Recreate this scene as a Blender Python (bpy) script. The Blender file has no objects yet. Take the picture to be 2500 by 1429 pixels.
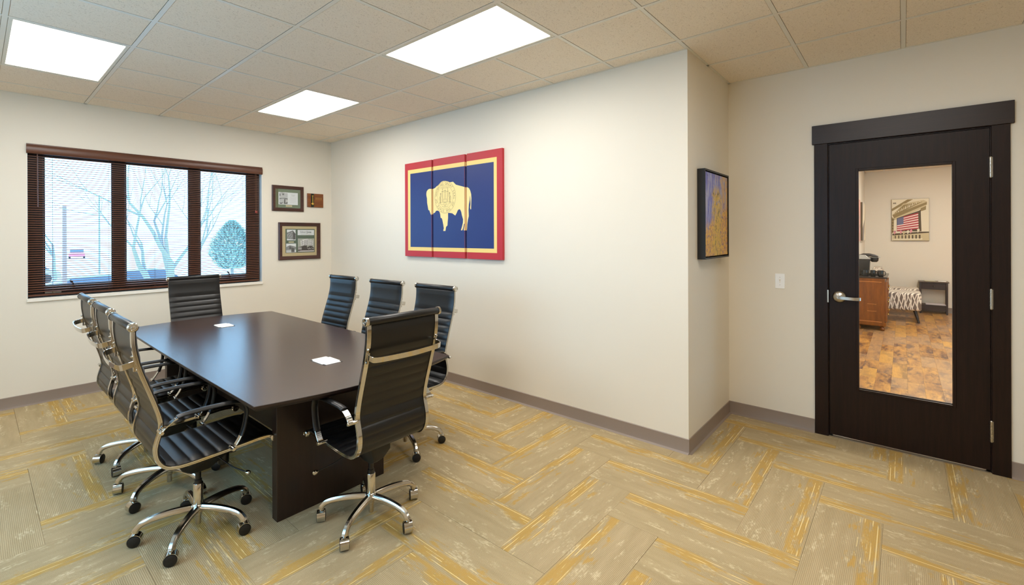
import bpy, bmesh, math, random
from math import sin, cos, pi, radians, atan2, sqrt
from mathutils import Vector, Matrix

random.seed(7)
SC = bpy.context.scene
COL = SC.collection

# ------------------------------------------------------------------ camera
CAMH = 1.5152
YAW, ROLL = .7058, .0035
XB, XC, YA, YS, YE = 3.1992, 4.1725, 6.0012, 1.1303, -2.70      # wall planes
HC = 2.80                                                        # ceiling height
cam_d = bpy.data.cameras.new('camera')
cam = bpy.data.objects.new('camera', cam_d)
COL.objects.link(cam)
SC.camera = cam
rh = Vector((sin(YAW), -cos(YAW), 0))
fw = Vector((cos(YAW), sin(YAW), 0))
R_ = rh * cos(ROLL) - Vector((0, 0, 1)) * sin(ROLL)
U_ = rh * sin(ROLL) + Vector((0, 0, 1)) * cos(ROLL)
cam.matrix_world = Matrix(((R_.x, U_.x, -fw.x, 0), (R_.y, U_.y, -fw.y, 0), (R_.z, U_.z, -fw.z, CAMH), (0, 0, 0, 1)))
cam_d.sensor_width = 36
cam_d.lens = 16.1326
cam_d.shift_y = -.05586
cam_d.clip_start = .05

# ------------------------------------------------------------------ world, exposure
w = bpy.data.worlds.new('world')
SC.world = w
w.use_nodes = True
wn = w.node_tree
bg = wn.nodes['Background']
bg.inputs[0].default_value = (.35, .68, 1.0, 1)
bg.inputs[1].default_value = 3.7
SC.view_settings.view_transform = 'Standard'
SC.view_settings.look = 'None'
SC.view_settings.exposure = .88
SC.view_settings.gamma = 1
SC.view_settings.use_curve_mapping = False
LAMP = 7.9            # strength of the ceiling light diffusers
LAMP_HALL = 12.0
SC.cycles.max_bounces = 10
SC.cycles.diffuse_bounces = 6
SC.cycles.glossy_bounces = 4
SC.cycles.transparent_max_bounces = 12
SC.cycles.sample_clamp_indirect = 6
SC.cycles.caustics_reflective = False
SC.cycles.caustics_refractive = False
SC.cycles.use_denoising = True


# ------------------------------------------------------------------ materials
def lin(c):
    return tuple((x / 12.92 if x <= .04045 else ((x + .055) / 1.055) ** 2.4) for x in c)


def rgb(r, g, b):
    return lin((r / 255, g / 255, b / 255)) + (1,)


class NT:
    def __init__(s, name):
        s.m = bpy.data.materials.new(name)
        s.m.use_nodes = True
        s.t = s.m.node_tree
        s.b = s.t.nodes['Principled BSDF']
        s.out = s.t.nodes['Material Output']

    def n(s, t, **k):
        x = s.t.nodes.new(t)
        for a, v in k.items():
            setattr(x, a, v)
        return x

    def l(s, a, b):
        s.t.links.new(a, b)

    def sv(s, x, inp):
        if hasattr(x, 'is_output') or isinstance(x, bpy.types.NodeSocket):
            s.l(x, inp)
        else:
            inp.default_value = x

    def math(s, op, a, b=0.0, clamp=False):
        x = s.n('ShaderNodeMath', operation=op)
        x.use_clamp = clamp
        s.sv(a, x.inputs[0])
        s.sv(b, x.inputs[1])
        return x.outputs[0]

    def mix(s, f, a, b):
        x = s.n('ShaderNodeMix', data_type='RGBA')
        s.sv(f, x.inputs[0])
        s.sv(a, x.inputs[6])
        s.sv(b, x.inputs[7])
        return x.outputs[2]

    def noise(s, vec, scale, detail=3, rough=.55):
        x = s.n('ShaderNodeTexNoise')
        s.l(vec, x.inputs['Vector'])
        x.inputs['Scale'].default_value = scale
        x.inputs['Detail'].default_value = detail
        x.inputs['Roughness'].default_value = rough
        return x.outputs[0]

    def coord(s, which='Object', sc=(1, 1, 1), off=None):
        x = s.n('ShaderNodeTexCoord')
        m = s.n('ShaderNodeMapping')
        m.inputs['Scale'].default_value = sc
        s.l(x.outputs[which], m.inputs['Vector'])
        return m.outputs[0]

    def ramp(s, f, a, b):
        x = s.n('ShaderNodeMapRange')
        s.l(f, x.inputs[0])
        x.inputs[1].default_value = a
        x.inputs[2].default_value = b
        return x.outputs[0]

    def bump(s, hgt, strength=.3, dist=.002):
        x = s.n('ShaderNodeBump')
        x.inputs['Strength'].default_value = strength
        x.inputs['Distance'].default_value = dist
        s.l(hgt, x.inputs['Height'])
        s.l(x.outputs[0], s.b.inputs['Normal'])


def plain(name, col, rough=.5, metal=0.0, spec=None, coat=0, bumpn=None):
    k = NT(name)
    k.b.inputs['Base Color'].default_value = col
    k.b.inputs['Roughness'].default_value = rough
    k.b.inputs['Metallic'].default_value = metal
    if spec is not None:
        k.b.inputs['Specular IOR Level'].default_value = spec
    if coat:
        k.b.inputs['Coat Weight'].default_value = coat
        k.b.inputs['Coat Roughness'].default_value = .08
    if bumpn:
        k.bump(k.noise(k.coord(), bumpn[0]), bumpn[1], bumpn[2])
    return k.m


def wood(name, c1, c2, rough=.35, axis=0, scale=1.0, stretch=14, spec=None):
    k = NT(name)
    s = [stretch * scale] * 3
    s[axis] = 1.2 * scale
    v = k.coord('Object', tuple(s))
    n1 = k.noise(v, 2.2, 5, .6)
    n2 = k.noise(v, 9.0, 3, .6)
    f = k.math('ADD', k.math('MULTIPLY', n1, .65), k.math('MULTIPLY', n2, .35))
    k.l(k.mix(k.ramp(f, .35, .65), c1, c2), k.b.inputs['Base Color'])
    k.b.inputs['Roughness'].default_value = rough
    if spec is not None:
        k.b.inputs['Specular IOR Level'].default_value = spec
    k.bump(n2, .08, .001)
    return k.m


def emit(name, col, strength):
    k = NT(name)
    k.b.inputs['Base Color'].default_value = (.9, .9, .9, 1)
    k.b.inputs['Emission Color'].default_value = col
    k.b.inputs['Emission Strength'].default_value = strength
    return k.m


def glass(name, tint=(1, 1, 1, 1), refl=.06):
    k = NT(name)
    k.t.nodes.remove(k.b)
    tr = k.n('ShaderNodeBsdfTransparent')
    tr.inputs[0].default_value = tint
    gl = k.n('ShaderNodeBsdfGlossy')
    gl.inputs['Roughness'].default_value = .01
    mx = k.n('ShaderNodeMixShader')
    mx.inputs[0].default_value = refl
    k.l(tr.outputs[0], mx.inputs[1])
    k.l(gl.outputs[0], mx.inputs[2])
    k.l(mx.outputs[0], k.out.inputs[0])
    return k.m


def wall_paint(name, col):
    k = NT(name)
    v = k.coord()
    n = k.noise(v, 260, 2)
    k.b.inputs['Base Color'].default_value = col
    k.b.inputs['Roughness'].default_value = .55
    k.b.inputs['Specular IOR Level'].default_value = .35
    k.bump(n, .12, .0006)
    return k.m


def carpet():
    k = NT('carpet_plank_pile')
    tc = k.n('ShaderNodeTexCoord')
    oi = k.n('ShaderNodeObjectInfo')
    sep = k.n('ShaderNodeSeparateXYZ')
    k.l(tc.outputs['Object'], sep.inputs[0])
    y = sep.outputs[1]
    offx = k.math('MULTIPLY', oi.outputs['Random'], 31.7)
    offy = k.math('MULTIPLY', oi.outputs['Random'], 17.3)
    off = k.n('ShaderNodeCombineXYZ')
    k.l(offx, off.inputs[0])
    k.l(offy, off.inputs[1])
    vv = k.n('ShaderNodeVectorMath', operation='ADD')
    k.l(tc.outputs['Object'], vv.inputs[0])
    k.l(off.outputs[0], vv.inputs[1])

    PITCH = .0068
    snap = k.math('MULTIPLY', k.math('FLOOR', k.math('DIVIDE', y, PITCH)), PITCH)
    sv = k.n('ShaderNodeCombineXYZ')
    k.l(sep.outputs[0], sv.inputs[0])
    k.l(snap, sv.inputs[1])
    v2 = k.n('ShaderNodeVectorMath', operation='ADD')
    k.l(sv.outputs[0], v2.inputs[0])
    k.l(off.outputs[0], v2.inputs[1])

    def nz(sx, sy, scale=1, det=3, snapped=False):
        m = k.n('ShaderNodeMapping')
        m.inputs['Scale'].default_value = (sx, sy, 20)
        k.l((v2 if snapped else vv).outputs[0], m.inputs[0])
        return k.noise(m.outputs[0], scale, det, .6)
    rib = k.math('ADD', k.math('MULTIPLY', k.math('SINE', k.math('MULTIPLY', y, 2 * pi / .0068)), .5), .5)
    fine = nz(260, 260, 1, 2)
    soft = nz(3, 18, 1, 4)
    base = k.mix(k.ramp(soft, .3, .7), rgb(176, 157, 119), rgb(196, 176, 138))
    ribm = k.math('MULTIPLY', rib, .55)
    base = k.mix(ribm, base, rgb(122, 98, 66))
    base = k.mix(k.math('MULTIPLY', k.ramp(fine, .35, .75), .35), base, rgb(204, 188, 154))
    # cream flecks
    cm = k.math('MULTIPLY', k.ramp(nz(30, 160, 1, 3, True), .45, .6), k.ramp(nz(5.0, 17, 1, 5, True), .54, .62))
    cmr = k.math('MULTIPLY', cm, k.math('ADD', k.math('MULTIPLY', rib, -.45), .9))
    base = k.mix(k.math('MULTIPLY', cmr, .68, True), base, rgb(236, 222, 184))
    # ochre band near one long side
    def band(c, h, soft_):
        d = k.math('ABSOLUTE', k.math('SUBTRACT', y, c))
        return k.ramp(d, h, h - soft_)
    b1 = k.math('MULTIPLY', band(.100, .042, .012), k.math('MULTIPLY', k.ramp(nz(4.5, 20, 1, 5, True), .41, .50), k.ramp(nz(34, 150, 1, 2, True), .18, .42)))
    b2 = k.math('MULTIPLY', band(.030, .030, .01), k.ramp(nz(6, 26, 1, 5, True), .55, .62))
    bb = k.math('MAXIMUM', b1, b2)
    bb = k.math('MULTIPLY', bb, k.math('ADD', k.math('MULTIPLY', rib, -.35), .95))
    base = k.mix(k.math('MULTIPLY', bb, .74, True), base, rgb(192, 148, 46))
    # thin pale lines
    lines = None
    for (c, h, sx, th) in ((.124, .0022, 3.6, .50), (.103, .0022, 4.1, .49), (.071, .0018, 4.7, .53), (.05, .0016, 5.5, .56), (.088, .0012, 6, .55)):
        li = k.math('MULTIPLY', band(c, h, .0008), k.ramp(nz(sx, c * 400, 1, 3), th, th + .03))
        lines = li if lines is None else k.math('MAXIMUM', lines, li)
    base = k.mix(k.math('MULTIPLY', lines, .85, True), base, rgb(240, 218, 160))
    k.l(base, k.b.inputs['Base Color'])
    k.b.inputs['Roughness'].default_value = .95
    k.b.inputs['Specular IOR Level'].default_value = .1
    hgt = k.math('ADD', k.math('MULTIPLY', rib, -.7), k.math('MULTIPLY', fine, .6))
    k.bump(hgt, .5, .002)
    return k.m


def hall_plank():
    k = NT('rustic_wood_plank')
    tc = k.n('ShaderNodeTexCoord')
    oi = k.n('ShaderNodeObjectInfo')
    off = k.n('ShaderNodeCombineXYZ')
    k.l(k.math('MULTIPLY', oi.outputs['Random'], 41.0), off.inputs[0])
    vv = k.n('ShaderNodeVectorMath', operation='ADD')
    k.l(tc.outputs['Object'], vv.inputs[0])
    k.l(off.outputs[0], vv.inputs[1])

    def nz(sx, sy, det):
        m = k.n('ShaderNodeMapping')
        m.inputs['Scale'].default_value = (sx, sy, 3)
        k.l(vv.outputs[0], m.inputs[0])
        return k.noise(m.outputs[0], 1, det, .65)
    c = k.mix(k.ramp(nz(2.5, 9, 5), .35, .65), rgb(206, 150, 74), rgb(142, 96, 56))
    c = k.mix(k.ramp(nz(3.5, 9, 4), .48, .62), c, rgb(88, 60, 54))
    c = k.mix(k.math('MULTIPLY', k.ramp(oi.outputs['Random'], .35, .9), .55), c, rgb(178, 146, 112))
    c = k.mix(k.math('MULTIPLY', k.ramp(oi.outputs['Random'], .3, .0), .6), c, rgb(222, 170, 84))
    c = k.mix(k.math('MULTIPLY', k.ramp(nz(8, 90, 3), .5, .8), .3), c, rgb(100, 66, 38))
    k.l(c, k.b.inputs['Base Color'])
    k.b.inputs['Roughness'].default_value = .32
    return k.m


def ceiling_tile_mat():
    k = NT('mineral_fibre')
    v = k.coord('Object')
    n1 = k.noise(v, 130, 4, .7)
    n2 = k.noise(v, 320, 2, .6)
    c = k.mix(k.ramp(n1, .57, .70), rgb(242, 230, 212), rgb(180, 162, 138))
    c = k.mix(k.math('MULTIPLY', k.ramp(n2, .45, .7), .35), c, rgb(206, 190, 166))
    k.l(c, k.b.inputs['Base Color'])
    k.b.inputs['Roughness'].default_value = .95
    k.b.inputs['Specular IOR Level'].default_value = .1
    k.bump(n1, .25, .001)
    return k.m


def vinyl(name, col, rough=.38):
    k = NT(name)
    v = k.coord('Object')
    n = k.noise(v, 420, 2)
    n2 = k.noise(v, 14, 3)
    k.b.inputs['Base Color'].default_value = col
    k.b.inputs['Roughness'].default_value = rough
    k.bump(k.math('ADD', k.math('MULTIPLY', n, .35), n2), .12, .002)
    return k.m


def pattern_fabric():
    k = NT('zigzag_upholstery')
    tc = k.n('ShaderNodeTexCoord')
    sep = k.n('ShaderNodeSeparateXYZ')
    k.l(tc.outputs['Object'], sep.inputs[0])
    h = k.math('ADD', sep.outputs[1], k.math('MULTIPLY', sep.outputs[0], .8))
    nz = k.math('MULTIPLY', k.math('SUBTRACT', k.noise(tc.outputs['Object'], 7, 2), .5), .035)
    f = None
    for sl_, per, wd, ph in ((.22, .052, .26, 0), (-.28, .067, .22, .02), (.05, .083, .16, .05)):
        q = k.math('ADD', k.math('ADD', h, k.math('MULTIPLY', sep.outputs[2], sl_)), k.math('ADD', nz, ph))
        fr = k.math('FRACT', k.math('DIVIDE', q, per))
        t_ = k.math('LESS_THAN', fr, wd)
        f = t_ if f is None else k.math('MAXIMUM', f, t_)
    k.l(k.mix(f, rgb(116, 102, 92), rgb(236, 226, 208)), k.b.inputs['Base Color'])
    k.b.inputs['Roughness'].default_value = .85
    return k.m


def painting():
    k = NT('abstract_paint')
    v = k.coord('Object')
    sep = k.n('ShaderNodeSeparateXYZ')
    k.l(v, sep.inputs[0])
    z = sep.outputs[2]
    x = sep.outputs[0]

    def nz(s3, det=5, r=.7):
        m = k.n('ShaderNodeMapping')
        m.inputs['Scale'].default_value = s3
        k.l(v, m.inputs[0])
        return k.noise(m.outputs[0], 1, det, r)
    blot = nz((26, 1, 22))
    streak = nz((40, 1, 5))
    up = k.mix(k.ramp(streak, .40, .58), rgb(44, 62, 190), rgb(176, 178, 206))
    up = k.mix(k.ramp(k.math('ADD', nz((26, 1, 7)), k.math('MULTIPLY', x, .55)), .52, .62), up, rgb(214, 172, 112))
    up = k.mix(k.ramp(nz((48, 1, 26)), .60, .66), up, rgb(96, 72, 120))
    lo = k.mix(k.ramp(blot, .40, .60), rgb(236, 186, 44), rgb(206, 142, 84))
    lo = k.mix(k.ramp(nz((40, 1, 34)), .55, .60), lo, rgb(110, 64, 130))
    lo = k.mix(k.ramp(nz((70, 1, 24)), .58, .62), lo, rgb(64, 38, 18))
    lo = k.mix(k.ramp(nz((60, 1, 50)), .60, .64), lo, rgb(250, 220, 130))
    d = k.math('ADD', k.math('MULTIPLY', z, 2.4), k.math('ADD', k.math('MULTIPLY', x, -.9), nz((14, 1, 7))))
    c = k.mix(k.ramp(d, .38, .60), lo, up)
    g = k.math('ABSOLUTE', k.math('ADD', x, k.math('MULTIPLY', k.math('SUBTRACT', nz((3, 1, 9)), .5), -.3)))
    fig = k.math('MULTIPLY', k.ramp(g, .13, .06), k.ramp(z, .23, .16))
    c = k.mix(k.math('MULTIPLY', fig, k.ramp(nz((26, 1, 16)), .40, .50)), c, rgb(226, 184, 62))
    c = k.mix(k.math('MULTIPLY', fig, k.ramp(nz((44, 1, 16)), .54, .58)), c, rgb(60, 38, 24))
    k.l(c, k.b.inputs['Base Color'])
    k.b.inputs['Roughness'].default_value = .3
    k.bump(blot, .4, .004)
    return k.m


M = {}
M['wall'] = wall_paint('greige_wall_paint', rgb(230, 222, 206))
M['wallhall'] = M['wall']
M['carpet'] = carpet()
M['carpet_back'] = plain('carpet_backing', rgb(150, 130, 98), .95)
M['plank'] = hall_plank()
M['subfloor'] = plain('plank_joint', rgb(110, 80, 52), .8)
M['tile'] = ceiling_tile_mat()
M['grid'] = plain('ceiling_grid_steel', rgb(226, 221, 208), .35)
M['grid_shadow'] = plain('ceiling_plenum', rgb(120, 105, 85), .9)
M['lamp'] = emit('light_diffuser', (1, .97, .925, 1), LAMP)
M['lamp_hall'] = emit('hall_diffuser', (1, .95, .86, 1), LAMP_HALL)
M['lampframe'] = plain('white_enamel', rgb(225, 220, 205), .4)
M['base'] = plain('taupe_vinyl_base', rgb(142, 126, 114), .42)
M['espresso'] = wood('espresso_stain', rgb(26, 14, 9), rgb(38, 22, 15), .4, 2, 1, 22, .25)
M['espresso_h'] = wood('espresso_stain_across', rgb(30, 17, 13), rgb(42, 26, 21), .36, 1, 1, 22, .4)
M['gapblack'] = plain('gap_black', rgb(12, 9, 8), .8)
M['silver'] = plain('satin_silver', rgb(196, 192, 184), .28, 1)
M['white'] = plain('white_plastic', rgb(246, 244, 240), .3)
M['sill'] = plain('white_sill_paint', rgb(240, 234, 222), .4)
M['jamb'] = plain('white_jamb_paint', rgb(226, 228, 226), .5)
M['walnut'] = wood('walnut_blind', rgb(76, 42, 28), rgb(104, 64, 44), .38, 0, 1, 30)
M['slat'] = wood('walnut_slat', rgb(104, 62, 44), rgb(136, 86, 62), .42, 0, 1, 30)
M['winwood'] = wood('window_sash_wood', rgb(34, 17, 13), rgb(54, 30, 22), .45, 2, 1, 20)
M['cordred'] = plain('tassel_wood', rgb(150, 60, 44), .4)
M['cord'] = plain('brown_cord', rgb(120, 84, 60), .8)
M['ladder'] = plain('ladder_string', rgb(96, 66, 48), .8)
M['glass'] = glass('window_glass', (.96, .985, 1, 1), .05)
M['doorglass'] = glass('door_glass', (.985, .985, .98, 1), .018)
M['chrome'] = plain('chrome', rgb(206, 203, 197), .08, 1)
M['alu'] = plain('polished_aluminium', rgb(200, 194, 184), .17, 1)
M['vinyl'] = vinyl('black_vinyl', rgb(17, 16, 16), .36)
M['black'] = plain('black_plastic', rgb(16, 15, 15), .42)
M['rubber'] = plain('caster_nylon', rgb(20, 18, 17), .5)
M['tabletop'] = wood('espresso_tabletop', rgb(50, 32, 25), rgb(66, 44, 35), .27, 0, 1, 26, 1.0)
M['tabledge'] = plain('espresso_edge', rgb(36, 22, 17), .35)
M['tablebase'] = wood('espresso_pedestal', rgb(34, 21, 16), rgb(46, 30, 22), .4, 2, 1, 26)
M['seam'] = plain('table_seam', rgb(20, 12, 9), .5)
M['flagred'] = plain('canvas_red', rgb(188, 42, 52), .5, bumpn=(300, .2, .0008))
M['flagcream'] = plain('canvas_cream', rgb(244, 212, 128), .5, bumpn=(300, .2, .0008))
M['flagblue'] = plain('canvas_blue', rgb(26, 48, 112), .42, bumpn=(300, .2, .0008))
M['buff'] = plain('canvas_buffalo', rgb(250, 224, 152), .5, bumpn=(300, .2, .0008))
M['ink'] = plain('ink', rgb(150, 134, 92), .6)
M['inkd'] = plain('dark_ink', rgb(40, 38, 40), .6)
M['paper'] = plain('paper', rgb(236, 230, 224), .6)
M['papergrey'] = plain('paper_grey', rgb(196, 190, 184), .6)
M['grey1'] = plain('photo_mid_grey', rgb(138, 132, 126), .5)
M['grey2'] = plain('photo_dark_grey', rgb(72, 66, 62), .5)
M['photosky'] = plain('photo_sky_grey', rgb(168, 166, 150), .5)
M['matgreen'] = plain('green_mat_board', rgb(104, 116, 82), .7)
M['matdkgreen'] = plain('dark_green_mat_board', rgb(74, 88, 60), .7)
M['mattan'] = plain('tan_mat_board', rgb(206, 176, 122), .7)
M['frame'] = wood('mahogany_frame', rgb(54, 26, 18), rgb(78, 42, 30), .3, 0, 1, 16)
M['plaque'] = wood('plaque_veneer', rgb(112, 58, 20), rgb(140, 78, 28), .25, 0, 1, 12)
M['velvet'] = plain('green_velvet', rgb(34, 38, 18), .8)
M['gold'] = plain('gold_metal', rgb(228, 190, 96), .22, 1)
M['brass'] = plain('small_brass_plate', rgb(206, 190, 140), .4, .3)
M['engrave'] = plain('engraved_plate', rgb(150, 102, 44), .35, .3)
M['artblack'] = plain('black_float_frame', rgb(22, 19, 17), .45)
M['paint'] = painting()
M['stone'] = plain('print_stone', rgb(206, 190, 150), .6)
M['stone2'] = plain('print_stone_shadow', rgb(148, 128, 84), .6)
M['stone3'] = plain('print_stone_dark', rgb(84, 68, 44), .6)
M['stonelt'] = plain('print_stone_light', rgb(232, 222, 196), .6)
M['pred'] = plain('print_red', rgb(176, 40, 56), .6)
M['pwhite'] = plain('print_white', rgb(240, 214, 206), .6)
M['pblue'] = plain('print_blue', rgb(70, 86, 130), .6)
M['ppink'] = plain('print_pink', rgb(226, 150, 156), .6)
M['blush'] = plain('print_blush', rgb(214, 160, 146), .6, bumpn=(60, .3, .002))
M['cabinet'] = wood('honey_cabinet_wood', rgb(104, 52, 2), rgb(136, 76, 6), .3, 2, 1, 10)
M['cabtrim'] = plain('cabinet_inlay', rgb(206, 132, 62), .4)
M['cabtop'] = plain('dark_cabinet_top', rgb(44, 34, 30), .25)
M['fabric'] = pattern_fabric()
M['dkleg'] = plain('dark_leg', rgb(30, 18, 14), .4)
M['endtable'] = plain('dark_end_table', rgb(46, 32, 32), .4)
M['endtop'] = plain('end_table_top', rgb(84, 70, 62), .25)
M['mag'] = plain('magazine_paper', rgb(214, 204, 206), .5)
M['mag2'] = plain('magazine_cover', rgb(196, 190, 160), .5)
M['mug'] = plain('black_glazed_ceramic', rgb(18, 20, 22), .12)
M['silverplastic'] = plain('silver_plastic', rgb(190, 188, 180), .3, .4)
M['brewer'] = plain('brewer_black', rgb(40, 37, 34), .35)
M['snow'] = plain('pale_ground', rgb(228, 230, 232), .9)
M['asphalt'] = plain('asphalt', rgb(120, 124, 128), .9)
M['bark'] = plain('hazy_grey_bark', rgb(140, 142, 144), .9)  # bark colour lightened to carry the bright outdoor haze
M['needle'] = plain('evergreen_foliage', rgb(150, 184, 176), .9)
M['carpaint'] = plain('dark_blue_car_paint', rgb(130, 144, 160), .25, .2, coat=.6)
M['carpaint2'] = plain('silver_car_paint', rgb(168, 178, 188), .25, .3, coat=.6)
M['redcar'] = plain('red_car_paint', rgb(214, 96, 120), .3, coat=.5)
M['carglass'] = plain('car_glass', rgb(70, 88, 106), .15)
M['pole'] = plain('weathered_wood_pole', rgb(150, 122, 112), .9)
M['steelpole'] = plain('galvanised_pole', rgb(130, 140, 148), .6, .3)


# ------------------------------------------------------------------ mesh helpers
class MB:
    def __init__(s):
        s.v, s.f, s.mi = [], [], []
        s.cur = 0

    def add(s, vs, fs):
        o = len(s.v)
        s.v += [tuple(p) for p in vs]
        for f in fs:
            s.f.append(tuple(i + o for i in f))
            s.mi.append(s.cur)

    def box(s, x0, x1, y0, y1, z0, z1, M4=None):
        vs = [Vector((x, y, z)) for z in (z0, z1) for y in (y0, y1) for x in (x0, x1)]
        if M4:
            vs = [M4 @ p for p in vs]
        s.add(vs, [(0, 2, 3, 1), (4, 5, 7, 6), (0, 1, 5, 4), (2, 6, 7, 3), (0, 4, 6, 2), (1, 3, 7, 5)])
        return s

    def cyl(s, a, b, r0, r1=None, n=16, cap=True):
        a, b = Vector(a), Vector(b)
        r1 = r0 if r1 is None else r1
        d = (b - a).normalized()
        q = d.to_track_quat('Z', 'Y')
        u, w_ = q @ Vector((1, 0, 0)), q @ Vector((0, 1, 0))
        vs = []
        for c, r in ((a, r0), (b, r1)):
            for i in range(n):
                t = 2 * pi * i / n
                vs.append(c + (u * cos(t) + w_ * sin(t)) * r)
        fs = [(i, (i + 1) % n, n + (i + 1) % n, n + i) for i in range(n)]
        if cap:
            fs += [tuple(range(n - 1, -1, -1)), tuple(range(n, 2 * n))]
        s.add(vs, fs)
        return s

    def lathe(s, prof, origin=(0, 0, 0), axis=(0, 0, 1), n=24):
        """prof: list of (r, h)"""
        a = Vector(axis).normalized()
        q = a.to_track_quat('Z', 'Y')
        u, w_ = q @ Vector((1, 0, 0)), q @ Vector((0, 1, 0))
        o = Vector(origin)
        vs = []
        for r, h in prof:
            for i in range(n):
                t = 2 * pi * i / n
                vs.append(o + a * h + (u * cos(t) + w_ * sin(t)) * max(r, 1e-5))
        fs = []
        for k in range(len(prof) - 1):
            for i in range(n):
                fs.append((k * n + i, k * n + (i + 1) % n, (k + 1) * n + (i + 1) % n, (k + 1) * n + i))
        fs.append(tuple(range(n - 1, -1, -1)))
        fs.append(tuple(range((len(prof) - 1) * n, len(prof) * n)))
        s.add(vs, fs)
        return s

    def tube(s, pts, rad, n=8, cap=True):
        pts = [Vector(p) for p in pts]
        if not hasattr(rad, '__len__'):
            rad = [rad] * len(pts)
        vs = []
        ref = None
        for i, p in enumerate(pts):
            t = (pts[min(i + 1, len(pts) - 1)] - pts[max(i - 1, 0)]).normalized()
            if ref is None:
                ref = Vector((0, 0, 1)) if abs(t.z) < .9 else Vector((1, 0, 0))
            u = (ref - t * ref.dot(t)).normalized()
            ref = u
            w_ = t.cross(u)
            for k in range(n):
                a = 2 * pi * k / n
                vs.append(p + (u * cos(a) + w_ * sin(a)) * rad[i])
        fs = []
        for i in range(len(pts) - 1):
            for k in range(n):
                fs.append((i * n + k, i * n + (k + 1) % n, (i + 1) * n + (k + 1) % n, (i + 1) * n + k))
        if cap:
            fs += [tuple(range(n - 1, -1, -1)), tuple(range((len(pts) - 1) * n, len(pts) * n))]
        s.add(vs, fs)
        return s

    def sweep(s, pts, sec, side, closed=False, cap=True, scale=None):
        """planar sweep. sec = [(a along side, b along in-plane normal)], side = fixed unit vector"""
        pts = [Vector(p) for p in pts]
        side = Vector(side)
        m = len(sec)
        N = len(pts)
        vs = []
        for i, p in enumerate(pts):
            if closed:
                t = (pts[(i + 1) % N] - pts[i - 1]).normalized()
            else:
                t = (pts[min(i + 1, N - 1)] - pts[max(i - 1, 0)]).normalized()
            nn = side.cross(t).normalized()
            k = scale[i] if scale else 1
            for a, b in sec:
                vs.append(p + side * a * k + nn * b * k)
        fs = []
        for i in range(N if closed else N - 1):
            j = (i + 1) % N
            for k in range(m):
                fs.append((i * m + k, i * m + (k + 1) % m, j * m + (k + 1) % m, j * m + k))
        if cap and not closed:
            fs += [tuple(range(m - 1, -1, -1)), tuple(range((N - 1) * m, N * m))]
        s.add(vs, fs)
        return s

    def prism(s, poly, z0, z1, fn=lambda x, y, z: (x, y, z)):
        n = len(poly)
        vs = [fn(x, y, z0) for x, y in poly] + [fn(x, y, z1) for x, y in poly]
        fs = [tuple(range(n - 1, -1, -1)), tuple(range(n, 2 * n))] + [(i, (i + 1) % n, n + (i + 1) % n, n + i) for i in range(n)]
        s.add(vs, fs)
        return s

    def mesh(s, name, mats, smooth=None, bevel=0, seg=1, recalc=True):
        me = bpy.data.meshes.new(name)
        me.from_pydata(s.v, [], s.f)
        for m in mats:
            me.materials.append(m)
        me.polygons.foreach_set('material_index', s.mi)
        bm = bmesh.new()
        bm.from_mesh(me)
        if recalc:
            bmesh.ops.recalc_face_normals(bm, faces=bm.faces)
        if bevel:
            ed = [e for e in bm.edges if len(e.link_faces) == 2 and e.calc_face_angle(0) > .6]
            bmesh.ops.bevel(bm, geom=ed, offset=bevel, segments=seg, affect='EDGES', profile=.6)
        if smooth is not None:
            for f in bm.faces:
                f.smooth = True
            for e in bm.edges:
                if len(e.link_faces) != 2 or e.calc_face_angle(0) > radians(smooth):
                    e.smooth = False
        bm.to_mesh(me)
        bm.free()
        return me

    def build(s, name, mats, parent=None, loc=(0, 0, 0), rot=0, **k):
        if not isinstance(mats, (list, tuple)):
            mats = [mats]
        me = s.mesh(name, mats, **k)
        o = bpy.data.objects.new(name, me)
        COL.objects.link(o)
        o.location = loc
        o.rotation_euler[2] = rot
        if parent:
            o.parent = parent
        return o


def place(name, me, parent=None, loc=(0, 0, 0), rot=(0, 0, 0)):
    o = bpy.data.objects.new(name, me)
    COL.objects.link(o)
    o.location = loc
    o.rotation_euler = rot
    if parent:
        o.parent = parent
    return o


def thing(name, label, cat, loc=(0, 0, 0), rz=0, group=None):
    o = bpy.data.objects.new(name, None)
    o.empty_display_size = .1
    COL.objects.link(o)
    o.location = loc
    o.rotation_euler[2] = rz
    return tag(o, label, cat, group)


def tag(o, label, cat, group=None):
    o['label'] = label
    o['category'] = cat
    if group:
        o['group'] = group
    return o


def struct(o):
    o['kind'] = 'structure'
    return o


def copy_tree(o, parent=None):
    c = o.copy()
    COL.objects.link(c)
    c.parent = parent
    for ch in list(o.children):
        copy_tree(ch, c)
    return c


def catmull(pts, per=6):
    P = [Vector(p) for p in pts]
    P = [P[0] * 2 - P[1]] + P + [P[-1] * 2 - P[-2]]
    out = []
    for i in range(1, len(P) - 2):
        a, b, c, d = P[i - 1], P[i], P[i + 1], P[i + 2]
        for k in range(per):
            t = k / per
            out.append(.5 * ((2 * b) + (c - a) * t + (2 * a - 5 * b + 4 * c - d) * t * t + (3 * b - a - 3 * c + d) * t ** 3))
    out.append(P[-2])
    return out


def resample(pts, step):
    L = [0]
    for i in range(1, len(pts)):
        L.append(L[-1] + (pts[i] - pts[i - 1]).length)
    n = max(2, int(round(L[-1] / step)))
    out = []
    j = 0
    for k in range(n + 1):
        s_ = L[-1] * k / n
        while j < len(L) - 2 and L[j + 1] < s_:
            j += 1
        t = (s_ - L[j]) / max(1e-9, L[j + 1] - L[j])
        out.append(pts[j].lerp(pts[j + 1], t))
    return out, L[-1]


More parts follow.
